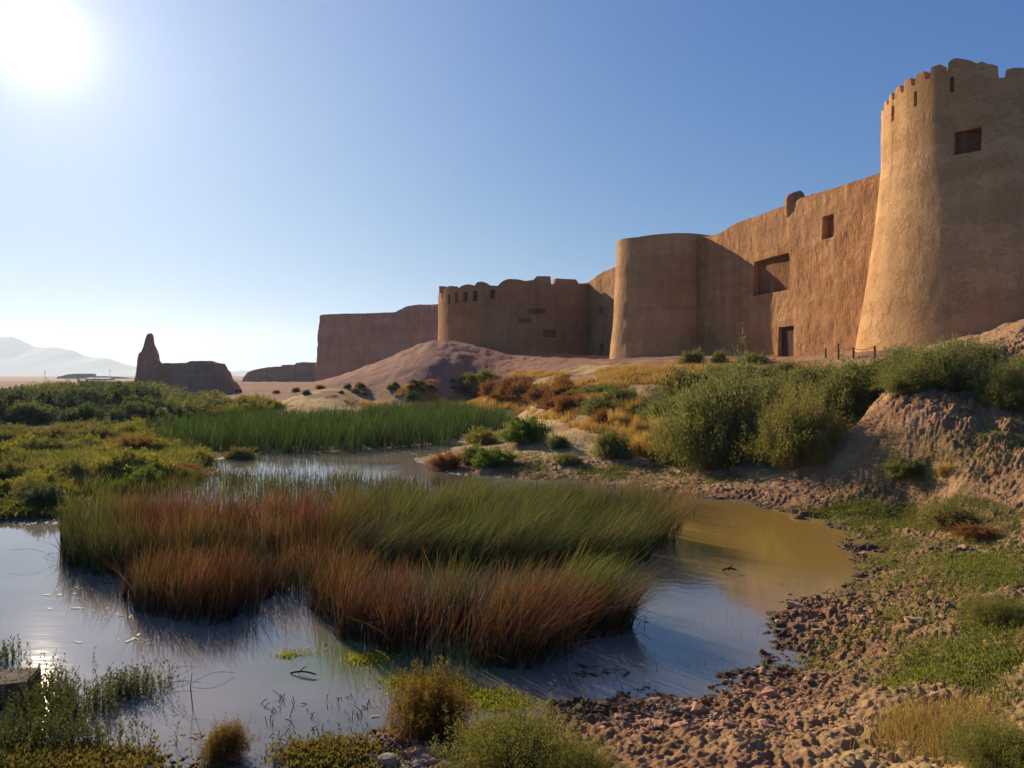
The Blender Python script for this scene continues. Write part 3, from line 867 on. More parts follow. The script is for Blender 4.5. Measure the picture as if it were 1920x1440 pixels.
# lone ruin with a spire
def lone_ruin():
    ol = [(262,712),(265,705),(267,690),(268.5,664),(270,660),(273,656),(276,645),(277.5,634),(280,627),(281.5,623),(284,621),(287,622),(289,627),(290,640),(292,646),(295,655),(295.5,663),(293.5,669),(297,674),(301,679),
          (330,679),(352,678.5),(358,676),(363,674.5),(395,674.5),(405,678),(416,680),(419,685),(420,692),(425,695),(427,703),(428,709),(434,714),(440,722),(446,734)]
    ox = [o[0] for o in ol]; oy = [o[1] for o in ol]
    ns, nt_ = 420, 30
    Yc = 110.0
    px = np.linspace(264, 444, ns)
    top = EYE + (HOR - np.interp(px, ox, oy)) / FPX * Yc + .10 * fbm(px / 2.5, px * 0, 4, 3)
    z0 = -0.6
    X = (px - 960) / FPX * Yc
    V = []
    full = np.linspace(0, 2, nt_)      # 0..1 front going up, 1..2 back going down
    for t in full:
        f = t if t <= 1 else 2 - t
        side = -1 if t <= 1 else 1
        z = z0 + (top - z0) * f
        half = np.interp(z, [0, 3.5, 6, 9], [1.6, 1.25, .95, .35]) * (1 if True else 0)
        half = np.where(f > .96, half * .75, half)
        y = Yc + side * half + side * .28 * fbm(X * .7, z * .7, 4, 11) + (X + 46) * 0.10
        V.append(np.stack([X, y, z], 1))
    V = np.concatenate(V)
    F = grid_faces(nt_, ns)
    r = np.arange(nt_ - 1)
    me = mk_mesh("spired_ruin", V, F)
    smooth_by_angle(me, 40)
    o = link("spired_ruin", me, M_RUIN)
    tag(o, "lone dark mud ruin with a thin jagged spire at its left end", "ruin")
lone_ruin()

# distant plain: flat-topped ruin, white shed, masts, tree line
def far_things():
    V = []
    px = np.linspace(112, 250, 140); Y = 620.0
    top = EYE + (HOR - np.interp(px, [112,120,130,140,174,176,200,235,250], [706.5,705,702,701,700.6,705.3,705.6,707.2,709])) / FPX * Y + .25 * fbm(px / 4, px * 0, 3, 3)
    X = (px - 960) / FPX * Y
    rows = []
    for f, yy in ((0, -6), (.55, -5), (1, -3), (1, 4), (.5, 6), (0, 7)):
        rows.append(np.stack([X, Y + yy + 0 * X, -3.5 + (top + 3.5) * f], 1))
    me = mk_mesh("distant_ruin", np.concatenate(rows), grid_faces(6, len(px)))
    o = link("distant_ruin", me, M_FARWALL)
    tag(o, "tiny flat topped ruin on the far plain at the horizon", "ruin")
    # white shed
    sh = empty("white_shed")
    tag(sh, "long low white roofed shed glinting on the plain left of the spired ruin", "shed")
    x0, y0, _ = wy(158, 711, 430); x1 = wy(206, 711, 430)[0]
    g = ground_z(x0, y0)
    z1 = EYE - (710.5 - HOR) / FPX * 430; z2 = EYE - (707.9 - HOR) / FPX * 430
    g = min(g, z1 - .6)
    Vb = np.array(obox(((x0 + x1) / 2, y0 + 3), (1, 0), (0, 1), x1 - x0 - .4, 5.5, g - .5, z1))
    link("wall", mk_mesh("shed_wall", Vb, BOXF), M_FARWALL, sh)
    xa, xb = x0, x1
    Vr = np.array([(xa, y0, z1), (xb, y0, z1), (xb, y0 + 6, z1), (xa, y0 + 6, z1), (xa + 1, y0 + 3, z2 + .05), (xb - 1, y0 + 3, z2 + .05)])
    link("roof", mk_mesh("shed_roof", Vr, [np.array([[0, 1, 5, 4], [2, 3, 4, 5], [0, 3, 2, 1]]), np.array([[1, 2, 5], [3, 0, 4]])]), M_WHITE, sh)
    for i, (pxm, ytop) in enumerate(((84, 694), (206, 693))):
        Ym = 640.0
        xm, _, zb = wy(pxm, 706, Ym); zt_ = EYE - (ytop - HOR) / FPX * Ym
        a = empty("utility_pole", (xm, Ym, -2))
        bx_ = [obox((0, 0), (1, 0), (0, 1), .28, .28, 0, zt_ + 2)]
        link("pole", mk_mesh("pole", np.array(bx_[0]), BOXF), M_FARWALL, a)
        link("crossarm", mk_mesh("crossarm", np.array(obox((0, 0), (1, 0), (0, 1), 2.2, .2, zt_ + 1.0, zt_ + 1.22)), BOXF), M_FARWALL, a)
        tag(a, ("faint thin utility pole on the horizon at the far left" if i == 0 else "faint utility pole on the horizon just left of the spired ruin"), "utility pole", "utility poles on the far plain")
far_things()

# ------------------------------------------------------------------ plants
def tri_ribbons(base, tip_dir, h, w, bend, col0, col1, segs=4, face=None, seed=0):
    """grass blades as tapering ribbons. base (n,3); tip_dir (n,2) horizontal lean; h, w (n,)"""
    n = len(base); r = np.random.default_rng(seed)
    ang = r.uniform(0, math.pi, n) if face is None else face
    side = np.stack([np.cos(ang), np.sin(ang), np.zeros(n)], 1)
    V = []; C = []
    for k in range(segs + 1):
        t = k / segs
        off = tip_dir * (t ** bend[:, None] if hasattr(bend, '__len__') else t ** bend) * h[:, None]
        ln = np.linalg.norm(tip_dir, axis=1)
        zz = h * t * (1 - 0.25 * np.clip(ln, 0, 1.5) * t)
        c = base + np.concatenate([off, zz[:, None]], 1)
        ww = w * (1 - t * .85) * .5
        V.append(c - side * ww[:, None]); V.append(c + side * ww[:, None])
        cc = col0 + (col1 - col0) * (t ** 1.5)
        C.append(cc); C.append(cc)
    K = 2 * (segs + 1)
    V = np.stack(V, 1).reshape(-1, 3); C = np.stack(C, 1).reshape(-1, 3)
    b = (np.arange(n) * K)[:, None]
    F = []
    for k in range(segs):
        F.append(np.concatenate([b + 2 * k, b + 2 * k + 1, b + 2 * k + 3, b + 2 * k + 2], 1))
    return V, np.concatenate(F), C

RUST = np.array([.25, .074, .044]); BROWN = np.array([.17, .092, .045]); GREEN = np.array([.10, .15, .035]); YGREEN = np.array([.22, .25, .05]); DKG = np.array([.038, .060, .022]); DARK = np.array([.05, .034, .018]); STRAW = np.array([.42, .28, .10])

def reed_bed(name, poly_px, dens, hgt, wid, lean, colf, label, seed, jitter=.25, segs=4):
    P = np.array([wz(a, b, 0)[:2] for a, b in poly_px])
    r = np.random.default_rng(seed)
    lo, hi = P.min(0) - jitter, P.max(0) + jitter
    area = np.prod(hi - lo); n = int(area * dens)
    X = r.uniform(lo[0], hi[0], n); Y = r.uniform(lo[1], hi[1], n)
    jx = X + fbm(X * 1.3, Y * 1.3, 3, seed) * jitter * 1.6; jy = Y + fbm(X * 1.3 + 9, Y * 1.3, 3, seed + 1) * jitter * 1.6
    m = in_poly(jx, jy, P)
    # clumping
    cl = fbm(X * 1.6, Y * 1.6, 3, seed + 2)
    cl2 = fbm(X * 4.5, Y * 4.5, 2, seed + 21)
    m &= r.uniform(0, 1, n) < (smooth(-.6, .05, cl) * .8 + .2) * (.45 + .55 * smooth(-.35, .15, cl2))
    X, Y = X[m], Y[m]
    lowg = terrain(X, Y, False)[0] < .28
    X, Y = X[lowg], Y[lowg]; n = len(X)
    tuft = 1.5 * fbm(X * 3.0, Y * 3.0, 2, seed + 11)
    h = hgt * (0.80 + 0.20 * fbm(X * .9, Y * .9, 3, seed + 3) + .16 * tuft + r.normal(0, .13, n))
    h = np.clip(h, .2, hgt * 1.35)
    lx, ly = lean(X, Y)
    sw = fbm(X * .7, Y * .7, 3, seed + 6) + .8 * fbm(X * 3.2 + 3, Y * 3.2, 2, seed + 12)
    tip = np.stack([lx + .22 * sw + r.normal(0, .17, n), ly + .15 * fbm(X * .7 + 5, Y * .7, 3, seed + 7) + r.normal(0, .16, n)], 1)
    out = r.uniform(0, 1, n) < .10
    tip[out] += r.normal(0, .42, (out.sum(), 2))
    c0, c1 = colf(X, Y, r, n)
    c1 = np.where(r.uniform(0, 1, (n, 1)) < .07, STRAW * .55, c1)
    br = (r.uniform(.4, 1.5, n) * (1 + .5 * tuft))[:, None]
    base = np.stack([X, Y, np.maximum(terrain(X, Y, False)[0], 0) - .05], 1)
    V, F, C = tri_ribbons(base, tip, h, wid * r.uniform(.6, 1.3, n), np.full(n, 1.7), c0 * br, c1 * br, segs, seed=seed)
    o = link(name, mk_mesh(name, V, F, False, C), M_REED)
    tag(o, label, "reeds", None, "stuff")
    return o

def mixcol(r, n, prob, A, B, spread=.28):
    k = np.clip(prob + r.normal(0, spread, n), 0, 1)[:, None]
    return B * (1 - k) + A * k

def colA(X, Y, r, n):
    px = px_of(X, Y); py = HOR + EYE * FPX / Y
    rust = 1.05 - .85 * smooth(1215, 1150, py) * smooth(690, 830, px) - .25 * smooth(620, 560, px)
    rust = rust + .25 * fbm(X * 1.5, Y * 1.5, 3, 3) - .5 * smooth(.1, .5, fbm(X * 2.4, Y * 2.4, 3, 4))
    c1 = mixcol(r, n, rust, RUST * .95 + BROWN * .2, YGREEN, .2)
    c0 = mixcol(r, n, rust, DARK, DKG, .2)
    return c0, c1
def colB(X, Y, r, n):
    rust = .85 + .5 * fbm(X * 1.9, Y * 1.2, 3, 5)
    return mixcol(r, n, rust, DARK, DKG * .8), mixcol(r, n, rust, RUST * .7 + BROWN * .3, GREEN * .7 + BROWN * .4)
def colC(X, Y, r, n):
    px = px_of(X, Y); py = HOR + EYE * FPX / Y
    rust = smooth(170, 300, px) * (.75 + .45 * smooth(1055, 1010, py)) + .25 * fbm(X * 1.0, Y * 1.0, 3, 7) - .5 * smooth(.1, .5, fbm(X * 2.0, Y * 2.0, 3, 8))
    return mixcol(r, n, rust, DKG * .7 + DARK * .3, DKG), mixcol(r, n, rust, RUST * 1.05, GREEN * .7 + BROWN * .35)
def colD(X, Y, r, n):
    px = px_of(X, Y); py = HOR + EYE * FPX / Y
    rust = .28 + .45 * fbm(X * .8, Y * .8, 3, 9) + .35 * smooth(1010, 1060, py) * smooth(1000, 700, px) + .5 * smooth(1050, 1200, px) * smooth(1010, 975, py)
    g = mixcol(r, n, .5 + .6 * fbm(X * 1.1 + 4, Y * 1.1, 3, 10), YGREEN, GREEN * .9, .2)
    c1 = g * (1 - np.clip(rust, 0, 1)[:, None]) + (BROWN * 1.35) * np.clip(rust, 0, 1)[:, None]
    return mixcol(r, n, .3, DARK, DKG), c1
def colE(X, Y, r, n):
    k = .35 + .5 * fbm(X * .25, Y * .25, 3, 13)
    return np.tile(DKG * .9, (n, 1)), mixcol(r, n, k, np.array([.11, .17, .03]), np.array([.045, .105, .022]), .12)

reed_bed("reed_bed", [(556,1140),(580,1170),(640,1195),(720,1218),(850,1248),(1000,1262),(1090,1240),(1150,1195),(1175,1140),(1150,1118),(1080,1135),(960,1150),(800,1155),(680,1150),(600,1130)],
         1250, .89, .0115, lambda X, Y: (.12 + .34 * smooth(-1.5, .6, X), -.05 + 0 * X), colA, "rust and green reed clump leaning right over the water, nearest to the viewer", 101)
reed_bed("reed_bed", [(228,1125),(236,1150),(320,1170),(425,1168),(475,1135),(560,1118),(640,1108),(720,1090),(660,1070),(450,1082),(300,1100)],
         1050, .75, .012, lambda X, Y: (.10 + 0 * X, 0 * X), colB, "low brown reed clump on the left in front of the red-topped reeds", 102)
reed_bed("reed_bed", [(112,1045),(130,1068),(230,1078),(340,1064),(640,1045),(720,1005),(660,982),(400,992),(250,985),(125,1000)],
         850, .88, .014, lambda X, Y: (.08 + 0 * X, 0 * X), colC, "dense reed clump with reddish tops at the left, rising from open water", 103)
reed_bed("reed_bed", [(620,1060),(760,1072),(1000,1075),(1120,1066),(1190,1068),(1232,1042),(1238,1010),(1195,980),(1100,960),(900,955),(640,965),(600,1010)],
         760, 1.0, .014, lambda X, Y: (.42 + .2 * fbm(X * .5, Y * .5, 2, 4), -.05 + 0 * X), colD, "broad green wind-bent reed clump in the middle of the pond", 104)
reed_bed("reed_bed", [(262,850),(330,852),(470,852),(600,850),(700,843),(790,838),(858,826),(930,806),(960,790),(930,775),(700,771),(520,773),(400,790),(300,815)],
         60, 1.05, .045, lambda X, Y: (.12 + 0 * X, 0 * X), colE, "flat bright green reed field between the pond and the earth mound", 105, .8, 3)
# thin low sedge behind the rear reeds and at their left side
reed_bed("sedge", [(150,930),(260,905),(400,888),(560,890),(800,905),(1100,925),(1240,930),(1230,955),(900,945),(600,960),(300,985),(140,985)],
         220, .46, .016, lambda X, Y: (.1 + 0 * X, 0 * X), lambda X, Y, r, n: (np.tile(DKG, (n, 1)), mixcol(r, n, .45 + .5 * fbm(X * .6, Y * .6, 3, 15), BROWN * 1.4, YGREEN * .8)), "thin olive sedge along the far edge of the reeds", 106, .4)
reed_bed("sedge", [(1236,950),(1290,935),(1300,960),(1262,1010),(1240,1040)],
         260, .85, .010, lambda X, Y: (.40 + 0 * X, 0 * X), lambda X, Y, r, n: (np.tile(BROWN, (n, 1)), np.tile(STRAW * .8, (n, 1))), "pale feathery reeds fringing the right end of the green clump", 107, .2)

# --- shrubs
def bush_mesh(seed, n_shoots, n_leaf, leafL, leafW, ca, cb, upright=.3, lump=.3, start=.35, tipcol=None, spread=.09, rootr=.22):
    r = np.random.default_rng(seed)
    # shoots spring from a low disc and fill a dome of radius 1, height 1
    az = r.uniform(0, 2 * math.pi, n_shoots)
    el = np.arcsin(r.uniform(0.02, 1, n_shoots) ** (1 - .4 * upright))
    d = np.stack([np.cos(az) * np.cos(el), np.sin(az) * np.cos(el), np.sin(el)], 1)
    ln = 0.80 + lump * 1.3 * fbm(d[:, 0] * 2.3 + seed, d[:, 1] * 2.3 + d[:, 2] * 1.9, 3, seed) + r.normal(0, .11, n_shoots)
    root = np.stack([r.normal(0, rootr, n_shoots), r.normal(0, rootr, n_shoots), np.zeros(n_shoots)], 1)
    root[:, 0] += d[:, 0] * .15; root[:, 1] += d[:, 1] * .15
    t = r.uniform(start, 1.0, (n_shoots, n_leaf)) ** .8
    T = t[..., None]
    endp = root * (.3 if rootr < .3 else .8) + d * (ln * r.choice([1, .8, 1.12], n_shoots, p=[.6, .3, .1]))[:, None] * (1 if rootr < .3 else .8)
    P = root[:, None] * (1 - T) + endp[:, None] * T
    P[..., 2] += .12 * np.sin(t * math.pi) * upright
    P += r.normal(0, spread, P.shape) * (1.15 - T * .75)
    P = P.reshape(-1, 3); P[:, 2] = np.abs(P[:, 2])
    fz = .94 / np.percentile(P[:, 2], 99.7); fr = .97 / np.percentile(np.hypot(P[:, 0], P[:, 1]), 98)
    sc3 = np.array([fr, fr, fz]); P = P * sc3; endp = endp * sc3 * .92; root = root * sc3
    D = np.repeat(d, n_leaf, 0) + r.normal(0, .55, P.shape) + np.array([0, 0, .35 + upright])
    D /= np.linalg.norm(D, axis=1)[:, None]
    S = np.cross(D, r.normal(0, 1, P.shape)); S /= np.linalg.norm(S, axis=1)[:, None] + 1e-9
    n = len(P)
    L = leafL * r.uniform(.6, 1.4, n)[:, None]; W = leafW * r.uniform(.7, 1.3, n)[:, None]
    V = np.stack([P, P + D * L * .5 + S * W * .5, P + D * L, P + D * L * .5 - S * W * .5], 1).reshape(-1, 3)
    F = np.arange(4 * n).reshape(-1, 4)
    k = np.clip(.5 + .6 * fbm(P[:, 0] * 3 + seed, P[:, 1] * 3 + P[:, 2] * 2, 3, seed + 5) + r.normal(0, .22, n), 0, 1)[:, None]
    C = np.asarray(ca) * (1 - k) + np.asarray(cb) * k
    if tipcol is not None:
        tt = np.clip((t.reshape(-1) - .75) * 4, 0, 1)[:, None] * .7
        C = C * (1 - tt) + np.asarray(tipcol) * tt
    leaves = mk_mesh("foliage", V, F, False, np.repeat(C, 4, 0))
    # stems
    m = min(n_shoots, 60)
    tt = np.linspace(0, 1, 5)
    SV, SF = [], []
    for i in range(m):
        c = root[i][None] * (1 - tt[:, None]) + endp[i][None] * tt[:, None] * .95
        for k_, a in enumerate((0, 2.1, 4.2)):
            w = .012 * (1 - tt * .8)
            SV.append(c + np.stack([np.cos(a) * w, np.sin(a) * w, 0 * w], 1))
        b = i * 15
        for s_ in range(4):
            for k_ in range(3):
                k2 = (k_ + 1) % 3
                SF.append([b + k_ * 5 + s_, b + k2 * 5 + s_, b + k2 * 5 + s_ + 1, b + k_ * 5 + s_ + 1])
    stems = mk_mesh("stems", np.concatenate(SV), np.array(SF))
    return leaves, stems

def tuft_mesh(seed, n, w, c0, c1, lean=.45, rad=.35):
    """grassy tuft: radius about 1, height 1"""
    r = np.random.default_rng(seed)
    a = r.uniform(0, 2 * math.pi, n); q = np.sqrt(r.uniform(0, 1, n)) * rad
    base = np.stack([np.cos(a) * q, np.sin(a) * q, np.zeros(n)], 1)
    a2 = a + r.normal(0, .5, n)
    ln = r.uniform(.1, lean * 1.6, n)
    tip = np.stack([np.cos(a2) * ln, np.sin(a2) * ln], 1)
    k = r.uniform(0, 1, n)[:, None]
    b = r.uniform(.75, 1.25, n)[:, None]
    V, F, C = tri_ribbons(base, tip, r.uniform(.55, 1.05, n), w * r.uniform(.6, 1.3, n), np.full(n, 1.5), np.tile(np.asarray(c0), (n, 1)) * b, (np.asarray(c1) * (1 - k) + np.asarray(c0) * k * 1.0) * b, 3, seed=seed)
    return mk_mesh("blades", V, F, False, C)

GREY_A, GREY_B = (.10, .115, .04), (.26, .255, .088)
DARK_A, DARK_B = (.055, .075, .045), (.125, .15, .075)
YEL_A, YEL_B = (.12, .13, .028), (.32, .28, .06)
OLV_A, OLV_B = (.11, .105, .038), (.24, .20, .08)
RUS_A, RUS_B = (.14, .065, .03), (.33, .16, .07)
GRN_A, GRN_B = (.07, .12, .025), (.18, .24, .045)

PROTO = {}
def proto(kind, seed):
    key = (kind, seed)
    if key in PROTO: return PROTO[key]
    if kind == 'hero':    PROTO[key] = bush_mesh(seed, 900, 80, .034, .012, GREY_A, GREY_B, .6, .50, .3, (.24, .22, .09), .09, .32)
    elif kind == 'herolive': PROTO[key] = bush_mesh(seed, 800, 76, .034, .012, (.115, .115, .035), (.27, .245, .075), .7, .5, .3, (.32, .26, .09), .09, .32)
    elif kind == 'grey':  PROTO[key] = bush_mesh(seed, 330, 42, .075, .028, GREY_A, GREY_B, .5, .38, .3, (.15, .16, .07))
    elif kind == 'dark':  PROTO[key] = bush_mesh(seed, 260, 36, .10, .042, DARK_A, DARK_B, .4, .34)
    elif kind == 'yellow': PROTO[key] = bush_mesh(seed, 280, 40, .085, .030, YEL_A, YEL_B, .7, .34, .25, (.32, .27, .06))
    elif kind == 'olive': PROTO[key] = bush_mesh(seed, 280, 38, .085, .032, OLV_A, OLV_B, .5, .36)
    elif kind == 'rust':  PROTO[key] = bush_mesh(seed, 280, 38, .080, .024, RUS_A, RUS_B, .8, .34)
    elif kind == 'green': PROTO[key] = bush_mesh(seed, 300, 40, .085, .030, GRN_A, GRN_B, .7, .34)
    elif kind == 'fine':  PROTO[key] = bush_mesh(seed, 1300, 44, .026, .010, (.085, .10, .028), (.23, .22, .065), .9, .55, .25, (.30, .25, .09), .055, .4)
    elif kind == 'brownfine': PROTO[key] = bush_mesh(seed, 900, 46, .036, .014, (.075, .045, .018), (.20, .115, .035), .9, .45, .2, (.28, .20, .05), .06, .35)
    elif kind == 'straw': PROTO[key] = (tuft_mesh(seed, 420, .030, (.42, .25, .07), (.62, .42, .14), .40, .6), None)
    elif kind == 'rushes': PROTO[key] = (tuft_mesh(seed, 420, .022, (.06, .08, .02), (.17, .19, .05), .35, .5), None)
    return PROTO[key]

FIRST = {}
def place(kind, seed, px, py, wpx, hpx, label, group, name="shrub", cat="shrub", rz=None, sink=.06, depth=None, loc=None):
    key = (kind, seed)
    x, y, z = hit(px, py) if loc is None else loc
    sx = wpx / FPX * y / 2; sz = hpx / FPX * y
    if key not in FIRST:
        lv, stm = proto(kind, seed)
        root = empty(name)
        link("foliage" if stm is not None else "blades", lv, M_LEAF, root)
        if stm is not None: link("stems", stm, M_STEM, root)
        FIRST[key] = root
    else:
        root = copy_tree(FIRST[key]); root.name = name
    sd_ = max(sx, sz * .6)
    root.location = (x, y, z - sink * sz)
    root.scale = (sx, min(sd_, sx * 1.3), sz)
    root.rotation_euler = (0, 0, random.uniform(0, 6.28) if rz is None else rz)
    if sx > 0: root.scale = (sx, sx * random.uniform(.85, 1.1), sz)
    root["label"] = label; root["category"] = cat
    if group: root["group"] = group
    elif "group" in root: del root["group"]
    return root
random.seed(11)

# right slope: large shrubs (individually recognisable)
G_R = "shrubs on the slope below the fortress"
place('hero', 1, 1345, 862, 262, 196, "largest rounded dark shrub, right of the pond with golden grass at its foot", G_R)
place('hero', 2, 1400, 810, 200, 128, "broad grey-green shrub crown just behind the largest rounded shrub", G_R)
place('herolive', 21, 1505, 862, 190, 142, "yellow-green shrub with bare stalks, between the largest shrub and the stony bank", G_R)
place('hero', 4, 1575, 815, 190, 135, "grey-green shrub leaning against the left edge of the stony bank", G_R)
place('grey', 5, 1525, 742, 135, 70, "dark low shrub on the terrace in front of the sunlit curtain wall", G_R)
place('grey', 6, 1610, 760, 150, 88, "dark green shrub on top of the stony bank, left of the biggest tower's foot", G_R)
place('hero', 7, 1745, 728, 200, 98, "wide dark shrub crowning the stony bank before the tallest tower", G_R)
place('hero', 8, 1830, 712, 150, 84, "dark shrub right of the crowning one, below the pale earth heap", G_R)
place('hero', 9, 1905, 765, 150, 110, "dark shrub hanging over the bank at the right edge of the picture", G_R)
place('grey', 10, 1690, 700, 110, 50, "small shrub at the foot of the tallest tower", G_R)
place('olive', 11, 1290, 745, 150, 62, "olive shrub on the slope below the plain tower", G_R)
place('grey', 5, 1297, 684, 56, 32, "round dark bush on the terrace under the plain tower, left of its smaller neighbour", G_R)
place('grey', 6, 1350, 680, 40, 26, "small round bush on the terrace, right of the round dark bush under the plain tower", G_R)
place('grey', 10, 1415, 682, 66, 24, "flat low bush on the terrace left of the wall's door", G_R)
place('green', 12, 985, 828, 100, 52, "bright green shrub where the reed field meets the sandy slope", G_R)
place('green', 12, 925, 872, 96, 36, "low bright green cushion shrub at the back edge of the pond reeds", G_R)
place('grey', 10, 885, 868, 60, 40, "dull green bush left of the bright green cushion at the reeds' edge", G_R)
place('rust', 13, 836, 880, 76, 36, "reddish brown bush at the end of the open back water", G_R)
place('grey', 5, 1048, 840, 46, 30, "small grey-green bush standing alone on bare pinkish soil", G_R)
place('grey', 6, 1150, 856, 84, 58, "grey-green bush left of the tall dry stalks", G_R)
place('grey', 10, 1066, 868, 66, 22, "low grey bush on the sandy strip behind the reeds", G_R)
place('yellow', 3, 905, 832, 90, 34, "flat yellow-green bush at the right corner of the reed field", G_R)
place('dark', 14, 772, 749, 26, 16, "single dark bush at the upper edge of the green reed field", G_R)
place('olive', 11, 978, 718, 60, 16, "flat grey bush on bare ground below the mound", G_R)
place('grey', 5, 1700, 893, 88, 44, "small green shrub on the lower face of the stony bank", G_R)
place('straw', 15, 1770, 890, 34, 30, "dry yellow tuft right of the small green shrub on the bank", G_R, "grass_tuft", "grass tuft")
place('olive', 11, 1790, 985, 110, 40, "low olive bush on the damp green flat below the stony bank", G_R)
place('rust', 16, 1830, 1010, 90, 30, "low reddish bush on the damp green flat right of the olive one", G_R)
for i_, (a_, b_, w_, h_) in enumerate(((1300,872,46,34),(1322,876,40,40),(1345,874,34,30),(1460,872,40,52),(1482,876,36,44),(1440,866,30,40),(1225,862,40,44),(1200,850,36,40),(1250,868,40,34),(1528,868,34,34))):
    place('straw', 15 + 2 * (i_ % 2), a_, b_, w_, h_, "one of the golden tufts standing in front of the large shrubs, facing the pond", "golden tufts in front of the large shrubs", "grass_tuft", "grass tuft")
# the slope's many smaller ones
rs = np.random.default_rng(5)
def scatter(kind_seeds, pxy, n, wr, hr, label, group, name="shrub", cat="shrub", s=1, top=None):
    r = np.random.default_rng(s)
    P = np.array(pxy, float); lo, hi = P.min(0), P.max(0)
    k = 0; tries = 0
    while k < n and tries < n * 30:
        tries += 1
        px, py = r.uniform(lo, hi)
        if not in_poly(np.array([px]), np.array([py]), P)[0]: continue
        ks = kind_seeds[int(r.integers(len(kind_seeds)))]
        w = r.uniform(*wr); h = w * r.uniform(*hr)
        if top is not None: h = min(h, max(10, (py - np.interp(px, *top)) ))
        place(ks[0], ks[1], px, py, w, h, label, group, name, cat)
        k += 1
scatter([('grey', 5), ('grey', 6), ('olive', 11), ('grey', 10)], [(1050,780),(1130,720),(1240,700),(1480,700),(1500,760),(1330,790),(1180,800)], 38, (50, 115), (.36, .5),
        "one of the overlapping grey-green shrubs covering the slope below the plain tower", "overlapping shrubs on the castle slope", s=21, top=([1050, 1200, 1300, 1480, 1560], [735, 698, 684, 676, 690]))
scatter([('rust', 13), ('rust', 16)], [(870,735),(900,715),(1060,725),(1130,760),(1150,800),(1080,790),(980,760)], 26, (34, 70), (.45, .65),
        "one of the rust-brown bushes between the straw slope and the green shrubs", "rust bushes on the straw slope", s=22)
scatter([('grey', 10), ('olive', 11), ('green', 12)], [(870,720),(940,700),(960,735),(880,745)], 8, (34, 60), (.4, .55),
        "one of the low green bushes at the top of the straw slope", "low bushes at the top of the straw slope", s=23)
scatter([('straw', 15), ('straw', 17)], [(1180,850),(1250,800),(1300,820),(1350,868),(1250,872)], 16, (26, 50), (.7, 1.3),
        "one of the golden dry grass tufts around the largest shrub's foot", "golden grass tufts below the largest shrub", "grass_tuft", "grass tuft", s=24)
scatter([('straw', 15), ('straw', 17)], [(1440,868),(1450,820),(1500,850),(1560,868)], 16, (30, 48), (.9, 1.4),
        "one of the golden stalky tufts under the yellow-green shrub", "golden tufts below the yellow-green shrub", "grass_tuft", "grass tuft", s=25)
scatter([('straw', 15), ('straw', 17)], [(1140,800),(1170,770),(1240,760),(1240,820),(1180,840)], 12, (26, 48), (.7, 1.1),
        "one of the straw tufts in the gap between the rust bushes and the largest shrub", "straw tufts on the mid slope", "grass_tuft", "grass tuft", s=26)
scatter([('grey', 5), ('dark', 14), ('grey', 6)], [(1560,760),(1640,700),(1700,690),(1920,700),(1920,760),(1850,730),(1760,735),(1660,740)], 16, (60, 120), (.5, .7),
        "one of the dense dark shrubs lining the top of the stony bank", "dark shrubs lining the bank top", s=27, top=([1560, 1650, 1730, 1800, 1860, 1920], [705, 668, 642, 634, 656, 680]))
scatter([('straw', 15)], [(1840,770),(1870,740),(1890,745),(1860,775)], 4, (24, 36), (.8, 1.1),
        "golden tuft hanging at the bank edge left of the right-edge shrub", "golden tufts at the bank edge", "grass_tuft", "grass tuft", s=28)
scatter([('olive', 11), ('dark', 14), ('rust', 16)], [(440,738),(640,728),(850,715),(860,735),(640,742)], 26, (10, 24), (.5, .7),
        "one of the tiny dark bushes dotting the pinkish slope below the mound", "tiny bushes dotting the mound's foot", s=29)
# left bank
scatter([('dark', 14), ('dark', 18), ('grey', 6)], [(0,740),(60,732),(150,726),(280,726),(370,748),(390,775),(300,800),(120,800),(0,790)], 70, (60, 130), (.36, .52),
        "one of the merged dark bluish-green shrubs on the far left bank", "dark shrubs on the far left bank", s=31, top=([0, 150, 280, 370, 400], [728, 712, 716, 738, 760]))
scatter([('olive', 11), ('yellow', 3), ('grey', 5), ('olive', 19)], [(0,815),(150,808),(290,800),(300,850),(200,860),(0,870)], 30, (60, 120), (.26, .40),
        "one of the olive and yellow-green bushes on the left bank before the dark shrubs", "olive bushes on the left bank", s=32)
scatter([('yellow', 3), ('olive', 19)], [(390,760),(520,752),(520,775),(420,790),(340,800)], 14, (40, 80), (.35, .5),
        "one of the yellowish bushes at the left end of the green reed field", "yellowish bushes beside the reed field", s=33)
place('yellow', 20, 245, 892, 150, 56, "bright yellow-green bush in the middle of the left bank", None)
place('rust', 16, 258, 850, 96, 36, "orange-brown bush behind the bright yellow-green one on the left bank", None)
place('dark', 18, 235, 896, 100, 36, "dark green cushion bush under the bright yellow-green one", None)
place('yellow', 3, 60, 925, 90, 46, "yellow bush at the left above the dark cushion on the near left bank", None)
place('dark', 14, 78, 950, 92, 44, "dark cushion bush nearest the water on the left bank", None)
place('olive', 11, 130, 905, 100, 50, "olive bush with brown base left of the bright yellow-green one", None)
place('rust', 13, 345, 892, 90, 26, "low purple-brown bush at the left end of the back water", None)
place('yellow', 20, 370, 868, 76, 28, "small golden bush at the tip of the back water", None)
place('olive', 19, 450, 862, 60, 26, "small olive bush standing in the back water before the reed field", None)
scatter([('yellow', 20), ('olive', 11), ('green', 12)], [(0,880),(130,890),(340,895),(380,900),(250,925),(120,945),(0,930)], 18, (50, 90), (.35, .5),
        "one of the low mixed bushes on the near left shore", "low bushes on the near left shore", s=34)

